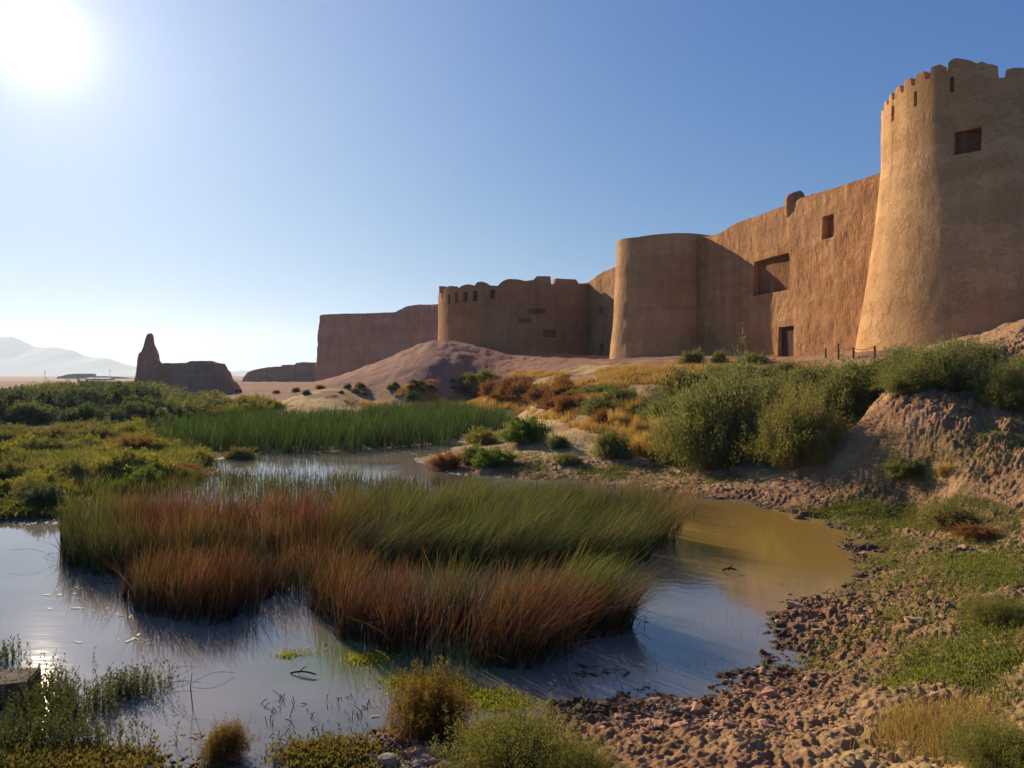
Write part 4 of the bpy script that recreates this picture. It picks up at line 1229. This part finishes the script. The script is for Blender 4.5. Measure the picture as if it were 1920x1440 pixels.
# foreground plants
place('fine', 41, 965, 1452, 345, 138, "big fine-leaved green shrub at the bottom centre, nearest to the viewer", None)
place('fine', 42, 1080, 1462, 200, 88, "lower right flank bush of the bottom centre shrub", None)
place('brownfine', 43, 808, 1370, 192, 132, "brown and green shrub standing in the shallow water behind the bottom shrub", None)
place('brownfine', 44, 421, 1426, 104, 82, "small round brown tuft plant in the shallow water at the bottom left", None)
place('fine', 45, 1880, 1450, 240, 128, "fine green bush at the bottom right corner", None)
place('fine', 46, 1870, 1165, 150, 60, "low bright green bush at the right edge on the damp flat", None)

# ground cover: small leaves in clumps over the damp flats
def cover(name, areas, n_clump, per, size, ca, cb, label, seed, zoff=.0, up=.6, cat="ground plants", clump_r=.10, water_ok=False):
    r = np.random.default_rng(seed)
    Ps = []
    for (px, py, rx, ry, wgt) in areas:
        k = int(n_clump * wgt)
        a = r.normal(0, .6, (k, 2))
        X, Y, _ = wz(px, py, .1)
        xx = X + a[:, 0] * rx / FPX * Y; yy = Y + a[:, 1] * ry * Y * Y / (2.9 * FPX)
        Ps.append(np.stack([xx, yy], 1))
    P = np.concatenate(Ps)
    P = P[(P[:, 1] > 4.0)]
    keep = fbm(P[:, 0] * 1.4, P[:, 1] * 1.4, 4, seed) > -.15
    P = P[keep]
    z, sd = terrain(P[:, 0], P[:, 1])
    if not water_ok: m = sd > .05; P, z = P[m], z[m]
    else: z = np.maximum(z, 0.0)
    n = len(P)
    B = np.repeat(np.concatenate([P, z[:, None]], 1), per, 0)
    q = r.normal(0, clump_r, (n * per, 2)) * np.repeat(r.uniform(.5, 1.4, n), per)[:, None]
    B[:, :2] += q
    B[:, 2] += zoff + np.abs(r.normal(0, .35, n * per)) * size * up
    D = r.normal(0, .6, B.shape) + np.array([0, 0, .9]); D /= np.linalg.norm(D, axis=1)[:, None]
    S = np.cross(D, r.normal(0, 1, B.shape)); S /= np.linalg.norm(S, axis=1)[:, None] + 1e-9
    L = size * r.uniform(.5, 1.4, len(B))[:, None]; W = L * .38
    V = np.stack([B, B + D * L * .5 + S * W * .5, B + D * L, B + D * L * .5 - S * W * .5], 1).reshape(-1, 3)
    k = np.repeat(np.clip(.5 + .5 * fbm(P[:, 0] * 2, P[:, 1] * 2, 3, seed + 3), 0, 1), per)[:, None]
    k = np.clip(k + r.normal(0, .2, k.shape), 0, 1)
    C = np.asarray(ca) * (1 - k) + np.asarray(cb) * k
    o = link(name, mk_mesh(name, V, np.arange(len(V)).reshape(-1, 4), False, np.repeat(C, 4, 0)), M_LEAF)
    tag(o, label, cat, None, "stuff")

cover("ground_cover", [(1850,1110,200,80,1.6),(1760,970,230,30,1.4),(1800,1230,180,50,1),(1860,1350,130,70,1.2),(1640,1240,120,30,.25),(1700,1060,230,30,.5)],
      2300, 8, .032, (.11, .12, .03), (.25, .26, .05), "low green herbs over the damp flat on the right shore", 51)
cover("ground_cover", [(1200,886,170,7,.8),(1450,905,160,6,.4),(1560,960,100,10,.4),(1000,880,120,10,.5)], 1100, 8, .06, (.07, .08, .025), (.19, .20, .04), "thin green herbs behind the reeds along the back shore", 52)
cover("ground_cover", [(60,1425,120,22,1.2),(200,1435,180,14,1),(560,1432,110,12,.8),(620,1395,60,12,.35)], 2200, 9, .045, (.085, .075, .022), (.22, .17, .05), "olive and rusty herbs along the bottom left shore", 53, water_ok=True)
cover("ground_cover", [(150,910,300,40,1.5),(60,960,90,12,.6),(250,930,160,14,.8)], 1500, 8, .12, (.06, .07, .02), (.17, .17, .04), "green ground plants on the near left shore", 54)
cover("algae_mat", [(880,1285,75,14,1),(800,1262,60,12,.8),(930,1300,60,8,.4),(690,1218,40,6,.4),(560,1212,30,4,.1)], 700, 8, .028, (.14, .15, .02), (.40, .38, .05), "yellow-green floating water plants in front of the nearest reeds", 55, zoff=.0, up=.3, cat="water plants", clump_r=.05, water_ok=True)

def dry_grass(name, poly_px, n, hgt, wid, c0, c1, label, seed):
    r = np.random.default_rng(seed)
    # area given by ground points seen in the photograph
    W = np.array([hit(a, b)[:2] for a, b in poly_px])
    lo, hi = W.min(0), W.max(0)
    X = r.uniform(lo[0], hi[0], n * 4); Y = r.uniform(lo[1], hi[1], n * 4)
    m = in_poly(X, Y, W) & (r.uniform(0, 1, n * 4) < smooth(-.25, .35, fbm(X * .45, Y * .45, 4, seed)))
    X, Y = X[m][:n], Y[m][:n]; k = len(X); per = 7
    z, sd = terrain(X, Y, False); g = sd > .3
    X, Y, z = X[g], Y[g], z[g]; k = len(X)
    B = np.repeat(np.stack([X, Y, z - .03], 1), per, 0); B[:, :2] += r.normal(0, .10, (k * per, 2))
    q = r.uniform(.7, 1.25, (k * per, 1)); u_ = np.repeat(r.uniform(0, 1, k), per)[:, None]
    V, F, C = tri_ribbons(B, r.normal(0, .32, (k * per, 2)), hgt * r.uniform(.5, 1.2, k * per), np.full(k * per, wid), np.full(k * per, 1.5), np.asarray(c0) * q, (np.asarray(c0) * u_ + np.asarray(c1) * (1 - u_)) * q, 2, seed=seed)
    o = link(name, mk_mesh(name, V, F, False, C), M_LEAF)
    tag(o, label, "dry grass", None, "stuff")
dry_grass("dry_grass", [(640,752),(760,722),(860,712),(960,690),(1060,700),(1180,740),(1300,790),(1200,850),(1060,800),(960,765)], 9000, .34, .045, (.34, .19, .06), (.60, .38, .13), "golden dry grass on the slope between the reed field and the castle", 81)
dry_grass("dry_grass", [(1180,866),(1250,790),(1440,830),(1560,862),(1420,880),(1250,882)], 2500, .34, .022, (.34, .19, .05), (.62, .38, .11), "golden dry grass at the feet of the largest shrubs", 82)
dry_grass("dry_grass", [(1640,1420),(1700,1330),(1860,1310),(1920,1420)], 900, .12, .006, (.30, .20, .07), (.55, .40, .15), "pale dry grass at the bottom right", 83)
dry_grass("marsh_grass", [(0,815),(300,805),(400,870),(300,905),(120,940),(0,935)], 7000, .36, .035, (.12, .14, .04), (.30, .28, .07), "olive marsh grass between the bushes of the left bank", 84)
dry_grass("short_grass", [(1560,945),(1700,935),(1920,955),(1920,1420),(1780,1400),(1700,1250),(1640,1120)], 9500, .075, .010, (.12, .135, .03), (.28, .29, .06), "short green and dry grass in patches on the right shore", 85)

dry_grass("dry_grass", [(1120,700),(1300,690),(1560,690),(1600,760),(1440,800),(1300,800),(1140,790)], 6000, .40, .030, (.33, .19, .06), (.60, .38, .13), "golden dry grass between the shrubs under the castle wall", 86)
# emergent stemmed plants at the bottom left (in shallow water)
def stem_plants(name, spots, label, seed, hh=(.10, .28), leafy=True, ca=(.06, .075, .02), cb=(.17, .18, .05)):
    r = np.random.default_rng(seed)
    bx, by = [], []
    for (px, py, rx, ry, k) in spots:
        a = r.normal(0, .5, (k, 2))
        X, Y, _ = wz(px, py, 0)
        bx.append(X + a[:, 0] * rx / FPX * Y); by.append(Y + a[:, 1] * ry * Y * Y / (3 * FPX))
    X = np.concatenate(bx); Y = np.concatenate(by); n = len(X)
    z, _ = terrain(X, Y); z = np.maximum(z, -.03)
    h = r.uniform(*hh, n)
    tip = r.normal(0, .18, (n, 2))
    base = np.stack([X, Y, z], 1)
    V, F, C = tri_ribbons(base, tip, h, np.full(n, .006), np.full(n, 1.4), np.tile((.05, .04, .02), (n, 1)), np.tile((.10, .09, .03), (n, 1)), 3, seed=seed)
    if leafy:
        m = 14
        t = np.tile(np.linspace(.15, 1, m), (n, 1)); 
        P = base[:, None] + np.concatenate([tip[:, None] * (t ** 1.4)[..., None] * h[:, None, None], (h[:, None] * t)[..., None]], 2)
        P = P.reshape(-1, 3); a = r.uniform(0, 6.28, len(P))
        D = np.stack([np.cos(a), np.sin(a), np.full(len(P), .9)], 1); D /= np.linalg.norm(D, axis=1)[:, None]
        S = np.cross(D, np.array([0, 0, 1.0]) + r.normal(0, .2, P.shape)); S /= np.linalg.norm(S, axis=1)[:, None]
        L = r.uniform(.015, .04, len(P))[:, None]; W = L * .4
        LV = np.stack([P, P + D * L * .5 + S * W * .5, P + D * L, P + D * L * .5 - S * W * .5], 1).reshape(-1, 3)
        k = r.uniform(0, 1, len(P))[:, None]
        LC = np.repeat(np.asarray(ca) * (1 - k) + np.asarray(cb) * k, 4, 0)
        F = np.concatenate([F, np.arange(len(LV)).reshape(-1, 4) + len(V)]); V = np.concatenate([V, LV]); C = np.concatenate([C, LC])
    o = link(name, mk_mesh(name, V, F, False, C), M_LEAF)
    tag(o, label, "water plants", None, "stuff")
stem_plants("marsh_herbs", [(60,1370,90,60,330),(150,1330,90,40,200),(30,1300,50,40,120),(250,1300,60,24,170),(120,1400,150,26,200),(20,1235,30,10,40),(75,1325,40,26,170),(100,1290,50,20,60)], "leafy upright marsh plants in the shallows at the bottom left", 61)
stem_plants("shoreline_stubble", [(1340,1170,110,30,60),(1300,1240,140,24,60),(1180,1290,120,14,40),(1400,1110,70,16,30),(640,1340,50,30,40),(760,1200,70,12,12),(500,1370,100,20,30),(1480,1100,60,12,24),(1130,1270,70,12,30)],
            "short dark stubble of dead stems poking from the shallows", 62, (.03, .10), False)

# long bent stalks in the water
def stalks(name, list_, label, mat=M_TWIG):
    V, F = [], []
    for (p0, p1, sag, w) in list_:
        p0 = np.array(p0); p1 = np.array(p1)
        t = np.linspace(0, 1, 12)
        c = p0[None] * (1 - t[:, None]) + p1[None] * t[:, None]
        c[:, 2] += sag * np.sin(t * math.pi)
        b = sum(len(v) for v in V)
        ring = []
        for a in (0, 2.1, 4.2):
            ring.append(c + np.array([math.cos(a) * w, 0, math.sin(a) * w]))
        V.append(np.stack(ring, 1).reshape(-1, 3))
        for i in range(11):
            for k in range(3):
                k2 = (k + 1) % 3
                F.append([b + 3 * i + k, b + 3 * i + k2, b + 3 * i + 3 + k2, b + 3 * i + 3 + k])
    o = link(name, mk_mesh(name, np.concatenate(V), np.array(F)), mat)
    return o
def wp_(px, py, z): return wz(px, py, z)
r_ = np.random.default_rng(77)
def debris():
    r = np.random.default_rng(88); V = []
    spots = [(110,1110,80,18,26),(190,1150,80,16,24),(420,1180,60,10,30),(560,1215,60,8,24),(700,1225,70,10,60),(1120,1260,90,10,60),(1180,1160,40,40,50),(250,1200,90,10,40),(60,980,80,5,60),(450,855,200,4,70),(760,850,90,4,60),(600,1400,80,12,50),(350,1380,120,14,60)]
    for (px, py, rx, ry, k) in spots:
        for i in range(k):
            x, y, _ = wz(px + r.normal(0, rx * .5), py + r.normal(0, ry * .5), 0)
            L = .011 * math.exp(r.normal(0, .7)) * (1 + y * .04); W = L * r.uniform(.12, .5); a = r.uniform(0, 3.14)
            c, s_ = math.cos(a), math.sin(a); z = .004 + r.uniform(0, .006)
            q = [(-L, -W), (L * .8, -W * .6), (L, W * .7), (-L * .7, W)]
            V += [(x + u * c - v * s_, y + u * s_ + v * c, z) for u, v in q]
    n = len(V) // 4; col = np.repeat(np.where(r.uniform(0, 1, (n, 1)) < .45, np.array([[.45, .38, .24]]), np.array([[.09, .07, .04]])), 4, 0)
    o = link("floating_debris", mk_mesh("floating_debris", np.array(V), np.arange(4 * n).reshape(-1, 4), False, col), M_LEAF)
    tag(o, "scraps of dead leaves and stems floating round the reeds", "debris", None, "stuff")
debris()
SL = []
for (px, py, nn_, L) in ((300,1290,12,.55), (110,1055,9,.7), (560,1140,5,.5), (1170,1180,18,.55), (200,1110,5,.5)):
    for i in range(nn_):
        x, y, _ = wp_(px + r_.normal(0, 26), py + r_.normal(0, 10), 0)
        a = r_.uniform(0, 6.28); l = L * r_.uniform(.5, 1.2)
        SL.append(((x, y, -.03), (x + math.cos(a) * l, y + math.sin(a) * l * .7, r_.uniform(-.02, .22)), r_.uniform(.0, .12), .0022))
o = stalks("bent_stalks", SL, ""); tag(o, "tangle of thin bent dead reed stalks arching out of the water", "reeds", None, "stuff")
o = stalks("bare_stick", [(wp_(362, 1336, -.03), wp_(357, 1290, .22), 0.0, .006), (wp_(357, 1290, .22), wp_(360, 1262, .35), .01, .004)], "")
tag(o, "lone thin stick standing upright in the shallow water left of centre", "stick")
o = stalks("driftwood", [(wp_(545, 1262, .005), wp_(592, 1264, .03), .02, .010), (wp_(560, 1262, .01), wp_(575, 1250, .06), .01, .006)], "")
tag(o, "small dark piece of driftwood floating in the middle of the left water", "driftwood")
o = stalks("driftwood", [(wp_(1355, 1070, .0), wp_(1380, 1068, .06), .03, .016), (wp_(1365, 1070, .02), wp_(1372, 1060, .10), .0, .01)], "")
tag(o, "dark twig piece in the water where the castle reflection ends", "driftwood")
stk = []
for i in range(60):
    px = r_.uniform(480, 700); py = r_.uniform(1300, 1400)
    x, y, _ = wp_(px, py, 0)
    stk.append(((x, y, -.02), (x + r_.normal(0, .04), y + r_.normal(0, .04), r_.uniform(.01, .07)), .01, .004))
o = stalks("dead_stems", stk, ""); tag(o, "broken black stems dotting the shallows at the bottom", "dead stems", None, "stuff")

# ------------------------------------------------------------------ clods and stones
def clods(name, spots, size, mat, label, seed, protos=5, squash=.6, kind="stuff"):
    r = np.random.default_rng(seed)
    pm = [rock_mesh("c", 1, 1, squash, 30 + i * 7 + seed, 2, .75) for i in range(protos)]
    pv = [np.array([v.co[:] for v in m.vertices]) for m in pm]
    pf = [np.array([list(p.vertices) for p in m.polygons]) for m in pm]
    for m in pm: bpy.data.meshes.remove(m)
    xs, ys = [], []
    for (px, py, rx, ry, k) in spots:
        a = r.normal(0, .5, (k, 2)); X, Y, _ = wz(px, py, .1)
        xs.append(X + a[:, 0] * rx / FPX * Y); ys.append(Y + a[:, 1] * ry * Y * Y / (2.9 * FPX))
    X = np.concatenate(xs); Y = np.concatenate(ys)
    Z, sd = terrain(X, Y)
    m = (sd > -.12) & (Y > 4)
    X, Y, Z = X[m], Y[m], Z[m]
    V, F = [], []; b = 0
    for x, y, z in zip(X, Y, Z):
        i = int(r.integers(protos)); s = size * math.exp(r.normal(-.25, .7))
        a = r.uniform(0, 6.28); ca, sa = math.cos(a), math.sin(a)
        v = pv[i] * s * np.array([r.uniform(.7, 1.4), r.uniform(.7, 1.3), r.uniform(.6, 1.2)])
        v = np.stack([v[:, 0] * ca - v[:, 1] * sa, v[:, 0] * sa + v[:, 1] * ca, v[:, 2]], 1) + np.array([x, y, z + s * .15])
        V.append(v); F.append(pf[i] + b); b += len(v)
    o = link(name, mk_mesh(name, np.concatenate(V), np.concatenate(F), False), mat)
    tag(o, label, "clods", None, kind)
clods("earth_clods", [(1560,1160,120,80,600),(1450,1290,160,50,600),(1300,1350,180,40,450),(1620,1050,100,50,300),(1500,1400,250,40,200),(1700,1200,150,80,350),(1650,900,150,24,500),(1800,840,130,60,900),(1700,780,60,40,300),(1400,930,180,10,300),(1700,1030,150,30,400),(760,1400,90,24,300)],
      .011, M_CLOD, "dry earth clods scattered over the trampled shore and bank", 71)
clods("mud_clods", [(1500,1120,90,40,160),(1450,1240,80,50,160),(1350,1290,130,20,160),(1600,1090,70,50,120),(1550,1000,60,30,150),(1480,975,80,10,150),(1180,1318,120,12,220),(720,1380,70,16,120)],
      .012, M_MUDCLOD, "dark wet mud lumps along the water's edge", 72)
clods("shore_pebbles", [(700,1400,60,26,260),(770,1415,60,20,160),(200,1432,120,10,120),(1500,980,90,8,120),(1800,860,130,50,160),(1250,1330,110,14,60)], .011, M_STONE, "pale pebbles washed together on the shore", 73)
# larger separate stones
for i, (px, py, w, lab) in enumerate(((702,1352,28,"pale oblong stone lying at the water's edge beside the brown shrub"), (678,1398,20,"round grey stone among the pebbles left of the bottom shrub"), (728,1428,36,"flat mossy stone at the bottom edge below the round grey one"),
                                    (1404,1338,22,"upright reddish stone on the trampled shore below the pond's right bay"), (1495,975,30,"dark rock at the water's edge on the back shore of the muddy bay"), (1512,966,26,"dark rock right behind its neighbour on the back shore of the muddy bay"))):
    x, y, z = hit(px, py); s = w / FPX * y / 2
    o = link("stone", rock_mesh("stone", s, s * .7, s * (.45 if i != 3 else 1.1), 60 + i, 3, .3), M_STONE if i < 3 else M_MUDCLOD, None, (x, y, z + s * .2))
    o.rotation_euler = (0, 0, i * 1.3)
    tag(o, lab, "stone", "separate stones on the shore")
# stone block at the left edge
x, y, _ = wz(22, 1318, 0)
bm_v = np.array(obox((0, 0), (.97, .24), (-.24, .97), .55, .4, -.1, .20))
import bmesh
def bevel_box(pts, wd, seed):
    bm = bmesh.new(); vs = [bm.verts.new(p) for p in pts]
    for f in BOXF: bm.faces.new([vs[i] for i in f])
    bmesh.ops.subdivide_edges(bm, edges=bm.edges[:], cuts=7, use_grid_fill=True)
    for v in bm.verts:
        c = v.co; n_ = fbm(np.array([c.x * 6 + seed]), np.array([c.y * 6 + c.z * 5]), 3, seed)[0]
        v.co = c * (1 + .05 * n_)
    bmesh.ops.bevel(bm, geom=[e for e in bm.edges if e.calc_face_angle(0) > 1.0], offset=wd, segments=2, affect='EDGES')
    me = bpy.data.meshes.new("stone_block"); bm.to_mesh(me); bm.free(); return me
blk = link("stone_block", bevel_box(bm_v, .015, 5), simple_mat("weathered_block", (.07, .05, .03), (.2, .13, .09), 6, .9, .8, .03), None, (x - .16, y + .1, 0.0))
tag(blk, "brown weathered block standing in the shallows at the left edge", "stone block")

# ------------------------------------------------------------------ rope fence posts before the curtain wall
def fence():
    root = empty("post_fence")
    tag(root, "thin iron post fence on the terrace before the tallest tower", "fence")
    sp = [(1548,668,14),(1572,672,30),(1600,670,7),(1640,668,9)]
    tops = []
    for (px, py, hp) in sp:
        x, y, z = hit(px, py + 2)
        h = max(.5, hp / FPX * y)
        m = link("post", mk_mesh("post", np.array(obox((x, y), (1, 0), (0, 1), .07, .07, z - .1, z + h)), BOXF), M_IRON, root)
        tops.append((x, y, z + h * .93))
    for a, b in zip(tops[:-1], tops[1:]):
        o = stalks("rail", [(a, b, -.12, .018)], "", M_IRON); o.parent = root
fence()

# ------------------------------------------------------------------ person standing by the far curtain wall
def person():
    x, y, z = hit(1129, 672)
    y = 86.0; x = (1129 - 960) / FPX * y; z = ground_z(x, y)
    root = empty("person", (x, y, z), 0.3)
    tag(root, "person in dark clothes standing in the shade beside the plain tower", "person")
    J = [(0,0,.95),(0,0,1.15),(0,0,1.38),(0,0,1.50),(0,0,1.62),(0,.0,1.72),
         (.17,0,1.40),(.24,.02,1.12),(.25,-.05,.86),(.25,-.06,.76),(-.17,0,1.40),(-.24,.02,1.12),(-.25,-.05,.86),(-.25,-.06,.76),
         (.09,0,.90),(.10,0,.50),(.10,.02,.08),(.11,-.14,.03),(-.09,0,.90),(-.10,0,.50),(-.10,.02,.08),(-.11,-.14,.03)]
    E = [(0,1),(1,2),(2,3),(3,4),(4,5),(2,6),(6,7),(7,8),(8,9),(2,10),(10,11),(11,12),(12,13),(0,14),(14,15),(15,16),(16,17),(0,18),(18,19),(19,20),(20,21)]
    R = [.15,.14,.15,.06,.095,.07,.07,.05,.04,.035,.07,.05,.04,.035,.10,.065,.045,.035,.10,.065,.045,.035]
    me = bpy.data.meshes.new("body"); me.from_pydata([Vector(j) for j in J], E, []); me.update()
    ob = bpy.data.objects.new("body", me); COL.objects.link(ob)
    sk = ob.modifiers.new("skin", 'SKIN'); ss = ob.modifiers.new("sub", 'SUBSURF'); ss.levels = 1; ss.render_levels = 1
    for i, v in enumerate(me.skin_vertices[0].data): v.radius = (R[i], R[i] * .8); v.use_root = (i == 0)
    bpy.context.view_layer.update()
    res = bpy.data.meshes.new_from_object(ob.evaluated_get(bpy.context.evaluated_depsgraph_get()))
    bpy.data.objects.remove(ob)
    res.materials.clear(); res.materials.append(M_CLOTH); res.materials.append(M_SKIN)
    for p in res.polygons:
        c = p.center
        p.material_index = 1 if (c.z > 1.47 or (abs(c.x) > .18 and c.z < .86)) else 0
        p.use_smooth = True
    b = link("body", res, None, root)
    h = link("hair", rock_mesh("hair", .105, .11, .085, 3, 2, .05), M_HAIR, root, (0, .02, 1.73))
person()

# ------------------------------------------------------------------ haze: even air round the camera, the ground and the mountains
def haze():
    x0, x1, y0, y1, z0, z1 = -20500, 20500, -120, 6900, -9, 330
    V = np.array([(x0,y0,z0),(x1,y0,z0),(x1,y1,z0),(x0,y1,z0),(x0,y0,z1),(x1,y0,z1),(x1,y1,z1),(x0,y1,z1)], float)
    m = bpy.data.materials.new("haze_air"); m.use_nodes = True
    nt = m.node_tree; nt.nodes.clear()
    out = nt.nodes.new("ShaderNodeOutputMaterial")
    v = nt.nodes.new("ShaderNodeVolumePrincipled")
    v.inputs['Color'].default_value = (.68, .82, 1.0, 1)
    v.inputs['Density'].default_value = 1.2e-4
    v.inputs['Anisotropy'].default_value = 0.4
    nt.links.new(v.outputs[0], out.inputs['Volume'])
    o = link("haze", mk_mesh("haze", V, BOXF), m)
    tag(o, "pale dusty air over the plain", None, None, "stuff")
haze()
